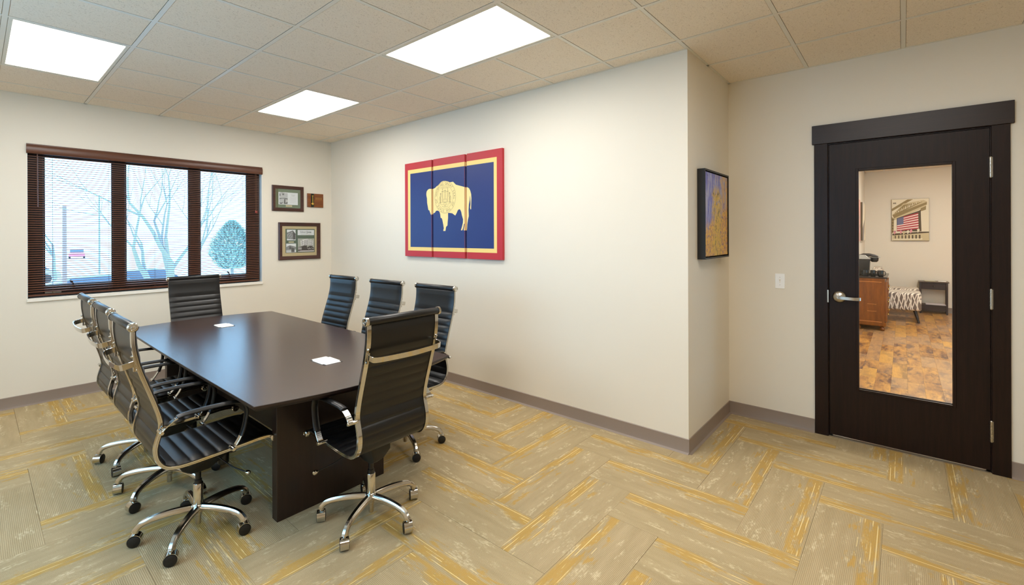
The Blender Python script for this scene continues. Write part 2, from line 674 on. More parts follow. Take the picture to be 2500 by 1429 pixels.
def text_mesh(txt, size, align='CENTER', bold=False):
    cu = bpy.data.curves.new('t', 'FONT')
    cu.body = txt
    cu.size = size
    cu.align_x = align
    cu.align_y = 'CENTER'
    cu.resolution_u = 3
    if bold:
        cu.offset = size * .02
    o = bpy.data.objects.new('t', cu)
    COL.objects.link(o)
    bpy.context.view_layer.update()
    me = bpy.data.meshes.new_from_object(o.evaluated_get(bpy.context.evaluated_depsgraph_get()))
    vs = [v.co.copy() for v in me.vertices]
    fs = [tuple(p.vertices) for p in me.polygons]
    bpy.data.objects.remove(o)
    bpy.data.curves.remove(cu)
    bpy.data.meshes.remove(me)
    return vs, fs


class Print:
    """flat ink laid on a surface; (a,b) run along r and u from origin; layers rise along n"""
    def __init__(s, origin, r, u, n, lift=.0003):
        s.o, s.r, s.u, s.n = Vector(origin), Vector(r), Vector(u), Vector(n)
        s.mb = MB()
        s.mats = []
        s.k = 1
        s.lift = lift

    def mat(s, m):
        if m not in s.mats:
            s.mats.append(m)
        s.mb.cur = s.mats.index(m)

    def P(s, a, b, k=None):
        return s.o + s.r * a + s.u * b + s.n * (s.lift * (s.k if k is None else k))

    def poly(s, pts, m, up=True):
        s.mat(m)
        s.mb.add([s.P(a, b) for a, b in pts], [tuple(range(len(pts)))])
        if up:
            s.k += 1

    def rect(s, a0, a1, b0, b1, m, up=True):
        s.poly([(a0, b0), (a1, b0), (a1, b1), (a0, b1)], m, up)

    def line(s, pts, wd, m, up=False):
        s.mat(m)
        for (x0, y0), (x1, y1) in zip(pts[:-1], pts[1:]):
            d = Vector((x1 - x0, y1 - y0))
            if d.length < 1e-6:
                continue
            d.normalize()
            q = Vector((-d.y, d.x)) * wd / 2
            e = d * wd * .3
            s.mb.add([s.P(x0 - e.x + q.x, y0 - e.y + q.y), s.P(x0 - e.x - q.x, y0 - e.y - q.y), s.P(x1 + e.x - q.x, y1 + e.y - q.y), s.P(x1 + e.x + q.x, y1 + e.y + q.y)], [(0, 1, 2, 3)])
        if up:
            s.k += 1

    def text(s, txt, a, b, size, m, align='CENTER', bold=False, rot=0, sx=1):
        vs, fs = text_mesh(txt, size, align, bold)
        s.mat(m)
        c, sn = cos(rot), sin(rot)
        s.mb.add([s.P(a + sx * v.x * c - v.y * sn, b + sx * v.x * sn + v.y * c, s.k + 1) for v in vs], fs)

    def done(s, name, parent=None):
        return s.mb.build(name, s.mats, parent, recalc=False)


# ------------------------------------------------------------------ room shell
XL = -1.35                       # left wall, behind the camera's left
T = .14
WX0, WX1, WZ0, WZ1 = .312, 2.303, .958, 2.352       # window opening
m = MB()
m.box(XL - T, WX0, YA, YA + .22, 0, HC + .1)
m.box(WX1, XB + T, YA, YA + .22, 0, HC + .1)
m.box(WX0, WX1, YA, YA + .22, 0, WZ0 - .03)
m.box(WX0, WX1, YA, YA + .22, WZ1, HC + .1)
struct(m.build('wall_left', M['wall']))
struct(MB().box(XB, XB + T, YS, YA, 0, HC + .1).build('wall_back', M['wall']))
struct(MB().box(XB + T, 5.2, YS, YS + T, 0, HC + .1).build('wall_recess', M['wall']))
DY0, DY1, DZ = -.432, .438, 2.20                     # door opening
m = MB()
m.box(XC, XC + T, DY1, YS, 0, HC + .1)
m.box(XC, XC + T, YE - .3, DY0, 0, HC + .1)
m.box(XC, XC + T, DY0, DY1, DZ, HC + .1)
struct(m.build('wall_right', M['wall']))
struct(MB().box(XL - T, XC, YE - T, YE, 0, HC + .1).build('wall_front', M['wall']))
# the wall left of the camera has a window of its own: its cool light shows on the right-hand chairs
VY0, VY1, VZ0, VZ1 = 1.1, 4.3, .9, 2.35
m = MB()
m.box(XL - T, XL, YE, VY0, 0, HC + .1)
m.box(XL - T, XL, VY1, YA, 0, HC + .1)
m.box(XL - T, XL, VY0, VY1, 0, VZ0)
m.box(XL - T, XL, VY0, VY1, VZ1, HC + .1)
struct(m.build('wall_behind', M['wall']))

# --- carpet planks in herringbone
floor = struct(MB().box(XL - T, XC + .07, YE - T, YA + .1, -.06, -.004).build('floor', M['carpet_back']))
W_ = .2852
L_ = 3 * W_
A0, B0 = 2.508, .654
g = .0003
me_plank = {}
def clip_rect(x0, x1, y0, y1):
    """clip a plank against the room outline (L-shape): returns list of rects"""
    out = []
    for (rx0, rx1, ry0, ry1) in ((XL, XB, YE, YA), (XB, XC + .06, YE, YS)):
        a0, a1, b0, b1 = max(x0, rx0), min(x1, rx1), max(y0, ry0), min(y1, ry1)
        if a1 - a0 > .02 and b1 - b0 > .02:
            out.append((a0, a1, b0, b1))
    return out

full = {}
def add_carpet(x0, x1, y0, y1, vert, flip):
    cx, cy = (x0 + x1) / 2, (y0 + y1) / 2
    for (a0, a1, b0, b1) in clip_rect(x0 + g, x1 - g, y0 + g, y1 - g):
        if vert:
            rz = -pi / 2 if flip > 0 else pi / 2
        else:
            rz = 0 if flip > 0 else pi
        c, s_ = cos(rz), sin(rz)
        xs, ys = [], []
        for px, py in ((a0, b0), (a1, b1)):
            dx, dy = px - cx, py - cy
            xs.append(dx * c + dy * s_)
            ys.append(-dx * s_ + dy * c)
        key = (round(min(xs), 3), round(max(xs), 3), round(min(ys), 3), round(max(ys), 3))
        if key not in full:
            mm = MB()
            mm.box(key[0], key[1], key[2], key[3], -.005, 0)
            full[key] = mm.mesh('carpet_plank', [M['carpet']], bevel=.0003)
        place('carpet_plank', full[key], floor, (cx, cy, 0), (0, 0, rz))
for mch in range(-8, 5):
    for kk in range(-30, 32):
        ax, by = A0 + kk * W_ + 6 * W_ * mch, B0 + kk * W_
        fv = {0: 1, 1: -1}.get(mch, random.choice((1, -1)))
        fh = {0: 1, 1: -1}.get(mch, random.choice((1, -1)))
        add_carpet(ax, ax + W_, by, by + L_, True, fv)
        add_carpet(ax - L_, ax, by + 2 * W_, by + 3 * W_, False, fh)

# --- baseboards (vinyl cove)
def cove(name, a, b, nrm):
    """a,b: xy ends on the wall plane, nrm: into the room"""
    a, b, nrm = Vector((*a, 0)), Vector((*b, 0)), Vector((*nrm, 0))
    sec = [(0, 0), (.022, 0), (.019, .003), (.009, .010), (.005, .022), (.004, .098), (0, .102)]
    mm = MB()
    d = (b - a).normalized()
    vs = []
    for p in (a, b):
        for o_, z in sec:
            vs.append(p + nrm * o_ + Vector((0, 0, z)))
    n = len(sec)
    fs = [(i, (i + 1) % n, n + (i + 1) % n, n + i) for i in range(n)] + [tuple(range(n)), tuple(range(2 * n - 1, n - 1, -1))]
    mm.add(vs, fs)
    return struct(mm.build(name, M['base'], smooth=30))
cove('baseboard_left', (XL, YA), (XB, YA), (0, -1))
cove('baseboard_back', (XB, YA), (XB, YS - .004), (-1, 0))
cove('baseboard_recess', (XB - .004, YS), (XC, YS), (0, -1))
cove('baseboard_right', (XC, YS), (XC, .518), (-1, 0))
cove('baseboard_corner', (XC, -.508), (XC, YE), (-1, 0))
cove('baseboard_front', (XC, YE), (XL, YE), (0, 1))

# --- suspended ceiling
ceil = struct(MB().box(XL - T, XC + T, YE - T, YA + .2, HC + .035, HC + .1).build('ceiling', M['grid_shadow']))
GX0, GY0, PX, PY = .1205, 2.2572, .5820, .5654
xs = [GX0 + i * PX for i in range(-2, 8)]
ys = [GY0 + j * PY for j in range(-10, 7)]
xs = [XL] + [x for x in xs if XL + .1 < x < XC - .05] + [XC]
ys = [YE] + [y for y in ys if YE + .08 < y < YA - .05] + [YA]
lights = [(0, 3), (3, 3), (3, -1), (0, -1), (3, -5), (0, -5)]      # (runner index, row index) of fixtures; last two unseen, added to brighten the door wall
fixt = []
for (i, j) in lights:
    fixt.append((GX0 + i * PX, GX0 + (i + 1) * PX, GY0 + j * PY, GY0 + (j + 2) * PY))
tiles = {}
def inside_room(cx, cy):
    return cx < XB or cy < YS
def ceil_tile(x0, x1, y0, y1, par, z=HC):
    key = (round(x1 - x0, 3), round(y1 - y0, 3))
    if key not in tiles:
        a, b = key[0] / 2 - .0125, key[1] / 2 - .0125
        mm = MB()
        # tegular edge: face drops a little between the grid bars
        mm.box(-a, a, -b, b, -.0045, .012)
        tiles[key] = mm.mesh('ceiling_tile', [M['tile']], bevel=.0022)
    return place('ceiling_tile', tiles[key], par, ((x0 + x1) / 2, (y0 + y1) / 2, z + .003), (0, 0, random.choice((0, pi))))
for i in range(len(xs) - 1):
    for j in range(len(ys) - 1):
        x0, x1, y0, y1 = xs[i], xs[i + 1], ys[j], ys[j + 1]
        if any(fx0 - .01 < (x0 + x1) / 2 < fx1 + .01 and fy0 - .01 < (y0 + y1) / 2 < fy1 + .01 for fx0, fx1, fy0, fy1 in fixt):
            continue
        regs = [(x0, x1, y0, y1)]
        if x1 > XB + .02 and y1 > YS + .02:
            regs = []
            if x0 < XB - .02:
                regs.append((x0, XB, y0, y1))
                if y0 < YS - .02:
                    regs.append((XB, x1, y0, YS))
            elif y0 < YS - .02:
                regs.append((x0, x1, y0, YS))
        for r in regs:
            ceil_tile(*r, ceil)
def bar_mesh(L, along, h=.0015):
    mm = MB()
    if along == 'x':
        mm.box(0, L, -.012, .012, 0, h)
        mm.box(0, L, -.002, .002, h, .03)
    else:
        mm.box(-.012, .012, 0, L, 0, h)
        mm.box(-.002, .002, 0, L, h, .03)
    return mm
for x in xs[1:-1]:
    y1 = YA if x < XB else YS
    bar_mesh(y1 - YE, 'y').build('grid_runner', M['grid'], ceil, (x, YE, HC - .003))
for y in ys[1:-1]:
    x1 = XB if y > YS else XC
    for a, b in zip(xs[:-1], xs[1:]):
        if a >= x1 - .02:
            continue
        b = min(b, x1)
        if any(fx0 - .02 < (a + b) / 2 < fx1 + .02 and fy0 + .05 < y < fy1 - .05 for fx0, fx1, fy0, fy1 in fixt):
            continue
        bar_mesh(b - a - .024, 'x').build('grid_tee', M['grid'], ceil, (a + .012, y, HC - .0027))
# wall angle
def angle(a, b, nrm):
    a, b, n_ = Vector((*a, HC - .003)), Vector((*b, HC - .003)), Vector((*nrm, 0))
    mm = MB()
    vs = []
    for p in (a, b):
        vs += [p, p + n_ * .018, p + n_ * .018 + Vector((0, 0, .0016)), p + Vector((0, 0, .0016))]
    mm.add(vs, [(0, 1, 5, 4), (1, 2, 6, 5), (2, 3, 7, 6), (3, 0, 4, 7), (0, 3, 2, 1), (4, 5, 6, 7)])
    mm.build('wall_angle', M['grid'], ceil)
angle((XL, YA), (XB, YA), (0, -1))
angle((XB, YA), (XB, YS), (-1, 0))
angle((XB, YS), (XC, YS), (0, -1))
angle((XC, YS), (XC, YE), (-1, 0))
angle((XC, YE), (XL, YE), (0, 1))

def light_fixture(fx0, fx1, fy0, fy1, z, label, group, lampmat):
    t = thing('ceiling_light', label, 'ceiling light', ((fx0 + fx1) / 2, (fy0 + fy1) / 2, z), 0, group)
    a, b = (fx1 - fx0) / 2 - .013, (fy1 - fy0) / 2 - .013
    mm = MB()
    w2 = .022
    mm.box(-a, a, -b, -b + w2, -.002, .03)
    mm.box(-a, a, b - w2, b, -.002, .03)
    mm.box(-a, -a + w2, -b + w2, b - w2, -.002, .03)
    mm.box(a - w2, a, -b + w2, b - w2, -.002, .03)
    mm.build('frame', M['lampframe'], t, bevel=.002)
    MB().box(-a + w2, a - w2, -b + w2, b - w2, .004, .02).build('diffuser', lampmat, t)
    return t
LABS = ['bright rectangular ceiling light panel over the far left side by the window wall',
        'small-looking bright ceiling light panel farthest in, above the far end of the table',
        'large bright ceiling light panel above the near end of the conference table',
        'rectangular ceiling light panel above the near left chairs, just out of view',
        'rectangular ceiling light panel between the camera and the door, unseen, added to brighten the door wall',
        'rectangular ceiling light panel directly above the camera, unseen, added to help light the door wall']
for f_, lb in zip(fixt, LABS):
    light_fixture(*f_, HC, lb, 'rectangular light panels in the conference room ceiling', M['lamp'])

# ------------------------------------------------------------------ window
win = struct(MB().box(WX0 - .0, WX1 + .0, YA + .165, YA + .219, WZ0 - .03, WZ0 - .005).build('window_1', M['winwood']))
YF = YA + .085        # room face of the wooden window
def wbox(name, x0, x1, z0, z1, y0=YF, y1=YF + .06, mat='winwood', bev=.003):
    return MB().box(x0, x1, y0, y1, z0, z1).build(name, M[mat], win, bevel=bev)
PZ0, PZ1 = 1.052, 2.272
panes = [(.422, .917), (1.013, 1.572), (1.671, 2.168)]
wbox('window_frame', WX0, panes[0][0], WZ0, WZ1)
wbox('mullion', panes[0][1], panes[1][0], WZ0, WZ1)
wbox('mullion', panes[1][1], panes[2][0], WZ0, WZ1)
wbox('window_frame', panes[2][1], WX1, WZ0, WZ1)
for p0, p1 in panes:
    wbox('bottom_rail', p0, p1, WZ0, PZ0)
    wbox('top_rail', p0, p1, PZ1, WZ1)
    # inner stop beads
    mm = MB()
    mm.box(p0, p0 + .012, YF + .012, YF + .03, PZ0, PZ1)
    mm.box(p1 - .012, p1, YF + .012, YF + .03, PZ0, PZ1)
    mm.box(p0 + .012, p1 - .012, YF + .012, YF + .03, PZ0, PZ0 + .012)
    mm.box(p0 + .012, p1 - .012, YF + .012, YF + .03, PZ1 - .012, PZ1)
    mm.build('glazing_bead', M['winwood'], win)
    MB().box(p0, p1, YF + .036, YF + .042, PZ0, PZ1).build('glass_pane', M['glass'], win)
for cx in (.645, 1.985):
    mm = MB()
    mm.box(cx - .05, cx + .05, YF - .012, YF, PZ0 - .045, PZ0 - .02)
    mm.tube([(cx, YF - .01, PZ0 - .03), (cx - .02, YF - .028, PZ0 + .0), (cx - .035, YF - .032, PZ0 + .035)], .006)
    mm.cyl((cx - .035, YF - .032, PZ0 + .033), (cx - .05, YF - .034, PZ0 + .05), .009)
    mm.build('crank_handle', M['gapblack'], win, smooth=40)
# latch plate
MB().box(.43, .54, YF - .006, YF, PZ0 - .062, PZ0 - .052).build('latch_plate', M['silver'], win)
MB().box(WX1 - .004, WX1 + .001, YA + .001, YF, WZ0, WZ1).build('jamb_lining', M['jamb'], win)
MB().box(WX0 - .001, WX0 + .004, YA + .001, YF, WZ0, WZ1).build('jamb_lining', M['jamb'], win)
MB().box(WX0, WX1, YA + .001, YF, WZ1 - .004, WZ1 + .001).build('head_lining', M['jamb'], win)
struct(MB().box(WX0 - .003, WX1 + .003, YA - .018, YF, WZ0 - .031, WZ0).build('trim_1', M['sill'], bevel=.003))

w3 = struct(MB().box(XL - .10, XL - .05, VY0, VY1, VZ0, VZ0 + .06).build('window_3', M['winwood']))
MB().box(XL - .10, XL - .05, VY0, VY1, VZ1 - .06, VZ1).build('top_rail', M['winwood'], w3)
for y in (VY0, VY0 + 1.047, VY0 + 2.093, VY1 - .06):
    MB().box(XL - .10, XL - .05, y, y + .06, VZ0 + .06, VZ1 - .06).build('mullion', M['winwood'], w3)
for y in (VY0 + .06, VY0 + 1.107, VY0 + 2.153):
    MB().box(XL - .078, XL - .072, y, y + .987, VZ0 + .06, VZ1 - .06).build('glass_pane', M['glass'], w3)
bl = thing('window_blind', 'dark walnut wooden slat blind with curved valance across the whole window', 'blind', ((WX0 + WX1) / 2, YA + .03, WZ0))
bc = Vector(((WX0 + WX1) / 2, YA + .03, WZ0))
def rel(x, y, z):
    return (x - bc.x, y - bc.y, z - bc.z)
BX0, BX1 = WX0 + .004, WX1 - .03
# valance: crowned face, proud of the wall
sec = [(0, 0), (.010, 0), (.016, .012), (.018, .03), (.017, .055), (.011, .070), (.006, .078), (.006, .088), (0, .088)]
mm = MB()
vs = []
for x in (WX0 - .004, WX1 + .0):
    for o_, z in sec:
        vs.append(rel(x, YA - .006 - o_, 2.272 + z))
n = len(sec)
mm.add(vs, [(i, (i + 1) % n, n + (i + 1) % n, n + i) for i in range(n)] + [tuple(range(n)), tuple(range(2 * n - 1, n - 1, -1))])
mm.build('valance', M['walnut'], bl, smooth=50)
MB().box(*[v for p in zip(rel(BX0, YA + .008, 2.285), rel(BX1, YA + .05, 2.33)) for v in p]).build('head_rail', M['walnut'], bl)
sl = MB()
hw = (BX1 - BX0) / 2
# slightly crowned slat, 25 mm wide
sec = [(-.0125, -.0014), (-.006, .0003), (0, .0008), (.006, .0003), (.0125, -.0014), (.0125, .0020), (.006, .0036), (0, .0042), (-.006, .0036), (-.0125, .0020)]
vs = []
for x in (-hw, hw):
    for o_, z in sec:
        vs.append((x, o_, z))
n = len(sec)
sl.add(vs, [(i, (i + 1) % n, n + (i + 1) % n, n + i) for i in range(n)] + [tuple(range(n)), tuple(range(2 * n - 1, n - 1, -1))])
slat_me = sl.mesh('slat', [M['slat']])
NS = 60
for i in range(NS):
    z = 1.012 + i * (2.272 - 1.012) / NS
    o = place('slat', slat_me, bl, rel((BX0 + BX1) / 2, YA + .03, z), (radians(2.5 + random.uniform(-1.2, 1.2)), 0, 0))
MB().box(-hw, hw, -.014, .014, 0, .017).build('bottom_rail', M['walnut'], bl, rel((BX0 + BX1) / 2, YA + .03, .972), bevel=.003)
for x in (.478, .875, 1.245, 1.65, 2.095):
    mm = MB()
    for yy in (-.0145, .0145):
        mm.tube([rel(x, YA + .03 + yy, .985), rel(x, YA + .03 + yy, 2.285)], .0009, 5)
    mm.build('ladder_cord', M['ladder'], bl)
MB().tube([rel(.378, YA + .004, 2.29), rel(.378, YA + .001, 2.1), rel(.38, YA + .002, 1.79)], .0042, 8).build('tilt_wand', M['walnut'], bl, smooth=40)
mm = MB()
for dx in (-.006, .006):
    mm.tube([rel(2.232 + dx, YA + .004, 2.285), rel(2.236 + dx * .6, YA + .003, 1.83)], .0013, 6)
pc = mm.build('pull_cord', M['cord'], bl)
mm = MB()
for dx in (-.006, .007):
    mm.lathe([(.003, .028), (.007, .02), (.008, .006), (.006, 0)], rel(2.236 + dx, YA + .001, 1.80 - (.004 if dx > 0 else 0)), n=10)
mm.build('tassel', M['cordred'], pc, smooth=40)

# ------------------------------------------------------------------ door
struct(MB().box(XC - .010, XC + .1, DY0 + .012, DY1 - .012, 0, .007).build('trim_2', M['silver']))
jb = MB()
jb.box(XC + .002, XC + T - .001, DY1 - .012, DY1, 0, DZ)
jb.box(XC + .002, XC + T - .001, DY0, DY0 + .012, 0, DZ)
jb.box(XC + .002, XC + T - .001, DY0 + .012, DY1 - .012, DZ - .012, DZ)
door_jamb = struct(jb.build('trim_3', M['espresso']))
cas = struct(MB().box(XC - .022, XC, -.525, .528, 2.197, 2.339).build('trim_4', M['espresso_h'], bevel=.002))
MB().box(XC - .016, XC, .430, .515, 0.0, 2.197).build('side_casing', M['espresso'], cas, bevel=.002)
MB().box(XC - .016, XC, -.507, -.424, 0.0, 2.197).build('side_casing', M['espresso'], cas, bevel=.002)
DX0, DX1 = XC + .0, XC + .044                      # leaf
GY_, GZ0, GZ1 = .2585, .375, 1.988
mm = MB()
ou = [(-.4175, .016), (.4225, .016), (.4225, 2.184), (-.4175, 2.184)]
inn = [(-GY_, GZ0), (GY_, GZ0), (GY_, GZ1), (-GY_, GZ1)]
vs = [(x, y, z) for x in (DX0, DX1) for pl_ in (ou, inn) for y, z in pl_]
fs = []
for i in range(4):
    j = (i + 1) % 4
    fs += [(i, j, 4 + j, 4 + i), (8 + i, 12 + i, 12 + j, 8 + j), (i, 8 + i, 8 + j, j), (4 + i, 4 + j, 12 + j, 12 + i)]
mm.add(vs, fs)
door = struct(mm.build('door_1', M['espresso']))
for nm_, y0_, y1_, z0_, z1_ in (('door_stop', DY1 - .030, DY1 - .012, 0, DZ - .012), ('door_stop', DY0 + .012, DY0 + .030, 0, DZ - .012), ('door_stop', DY0 + .030, DY1 - .030, DZ - .030, DZ - .012)):
    MB().box(DX1 + .001, DX1 + .013, y0_, y1_, z0_, z1_).build(nm_, M['espresso'], door_jamb)
mm = MB()
for x0, x1 in ((DX0 - .006, DX0 + .012), (DX1 - .012, DX1 + .006)):
    mm.box(x0, x1, GY_ - .012, GY_ + .004, GZ0 - .004, GZ1 + .004)
    mm.box(x0, x1, -GY_ - .004, -GY_ + .012, GZ0 - .004, GZ1 + .004)
    mm.box(x0, x1, -GY_ + .012, GY_ - .012, GZ0 - .004, GZ0 + .012)
    mm.box(x0, x1, -GY_ + .012, GY_ - .012, GZ1 - .012, GZ1 + .004)
mm.build('glazing_bead', M['espresso'], door, bevel=.0015)
MB().box(DX0 + .019, DX0 + .025, -GY_ + .001, GY_ - .001, GZ0, GZ1).build('glass_pane', M['doorglass'], door)
for z0, z1 in ((1.872, 1.997), (1.040, 1.162), (.204, .331)):
    mm = MB()
    hh = (z1 - z0) / 5
    for i in range(5):
        mm.cyl((XC - .018, -.421, z0 + i * hh + .001), (XC - .018, -.421, z0 + (i + 1) * hh - .001), .0075, n=12)
    mm.cyl((XC - .018, -.421, z0 - .005), (XC - .018, -.421, z0), .005, .0075, n=12)
    mm.cyl((XC - .018, -.421, z1), (XC - .018, -.421, z1 + .005), .0075, .005, n=12)
    mm.box(XC - .019, XC - .0005, -.430, -.414, z0, z1)
    mm.build('hinge', M['silver'], door, smooth=40)
hd = MB().lathe([(.043, 0), (.043, .004), (.040, .010), (.030, .017), (.022, .020), (.013, .024), (.012, .046)], (XC, .362, 1.05), (-1, 0, 0), 32).build('handle', M['silver'], door, smooth=35)
lp = catmull([(XC - .044, .365, 1.048), (XC - .050, .345, 1.048), (XC - .055, .300, 1.046), (XC - .053, .265, 1.045), (XC - .042, .242, 1.045), (XC - .026, .236, 1.045)], 5)
MB().sweep(lp, [(-.0105, -.004), (.0105, -.004), (.0115, .0), (.0105, .004), (-.0105, .004), (-.0115, 0)], (0, 0, 1)).build('lever', M['silver'], hd, smooth=40)
MB().box(XC - .0205, XC - .0155, .4255, .434, 1.005, 1.098).build('strike_plate', M['silver'], cas)

# light switch
sw = thing('light_switch', 'white toggle light switch plate on the wall left of the door', 'light switch', (XC, .748, 1.143))
MB().box(-.007, 0, -.034, .034, -.059, .059).build('cover_plate', M['white'], sw, bevel=.003, seg=2)
mm = MB()
mm.box(-.008, -.005, -.005, .005, -.012, .012)
mm.box(-.022, -.006, -.0035, .0035, .001, .010, Matrix.Rotation(.5, 4, 'Y'))
mm.build('toggle', M['sill'], sw)
for z in (-.03, .03):
    MB().cyl((-.0075, 0, z), (-.005, 0, z), .003, n=10).build('screw', M['papergrey'], sw)

# ------------------------------------------------------------------ flag triptych
BUF = [(3.91, 1.9722), (3.9031, 1.9934), (3.8795, 2.0113), (3.8527, 2.0167), (3.8341, 2.0138), (3.7966, 2.0129), (3.7671, 2.0185), (3.7411, 2.0345), (3.7217, 2.0407), (3.696, 2.0577), (3.6705, 2.0747), (3.6389, 2.0826), (3.6013, 2.0817), (3.5704, 2.0751), (3.5397, 2.0624), (3.5093, 2.0621), (3.4851, 2.0635), (3.4731, 2.0532), (3.4433, 2.0305), (3.4019, 2.0194), (3.3552, 2.0079), (3.3263, 1.9999), (3.2919, 1.9954), (3.2748, 1.9922), (3.2522, 1.9788), (3.2355, 1.954), (3.2244, 1.9217), (3.2207, 1.8821), (3.2238, 1.8232), (3.2263, 1.7721), (3.2353, 1.7725), (3.2391, 1.7924), (3.2333, 1.8237), (3.2347, 1.879), (3.2385, 1.9107), (3.2414, 1.8951), (3.2444, 1.8637), (3.2558, 1.8247), (3.2618, 1.7656), (3.2581, 1.7061), (3.2708, 1.6669), (3.2795, 1.6274), (3.2826, 1.5798), (3.2998, 1.5649), (3.3313, 1.5664), (3.3225, 1.6082), (3.3166, 1.636), (3.3281, 1.6283), (3.3399, 1.5885), (3.3516, 1.5666), (3.372, 1.5667), (3.3572, 1.6007), (3.3425, 1.6406), (3.3395, 1.6765), (3.3566, 1.7171), (3.3652, 1.7495), (3.3797, 1.7742), (3.3943, 1.7808), (3.415, 1.7715), (3.4329, 1.7438), (3.4539, 1.7181), (3.4748, 1.7289), (3.4988, 1.742), (3.5353, 1.7473), (3.5629, 1.7483), (3.5631, 1.6946), (3.5695, 1.6534), (3.5728, 1.6204), (3.5945, 1.6042), (3.6041, 1.5628), (3.6385, 1.5631), (3.6289, 1.5922), (3.6412, 1.6424), (3.6536, 1.6845), (3.6661, 1.6994), (3.6788, 1.6998), (3.685, 1.7357), (3.6944, 1.7612), (3.7103, 1.7744), (3.736, 1.7796), (3.7555, 1.7739), (3.7685, 1.7596), (3.798, 1.7499), (3.833, 1.7361), (3.8475, 1.758), (3.8607, 1.7843), (3.8773, 1.7914), (3.8872, 1.8284), (3.8971, 1.8634), (3.9002, 1.9154), (3.9101, 1.9506)]


def clip_half(poly, c, keep_less):
    out = []
    n = len(poly)
    for i in range(n):
        p, q = poly[i], poly[(i + 1) % n]
        ip = (p[0] <= c) if keep_less else (p[0] >= c)
        iq = (q[0] <= c) if keep_less else (q[0] >= c)
        if ip:
            out.append(p)
        if ip != iq:
            t = (c - p[0]) / (q[0] - p[0])
            out.append((c, p[1] + t * (q[1] - p[1])))
    return out


FX = XB - .031
FZ0, FZ1 = 1.286, 2.325
panels = [(3.825, 4.290, 'left narrow canvas of the blue and red buffalo flag triptych, with the buffalo head'),
          (3.317, 3.797, 'middle canvas of the buffalo flag triptych, with the round seal'),
          (2.817, 3.286, 'right canvas of the buffalo flag triptych, with the buffalo tail')]
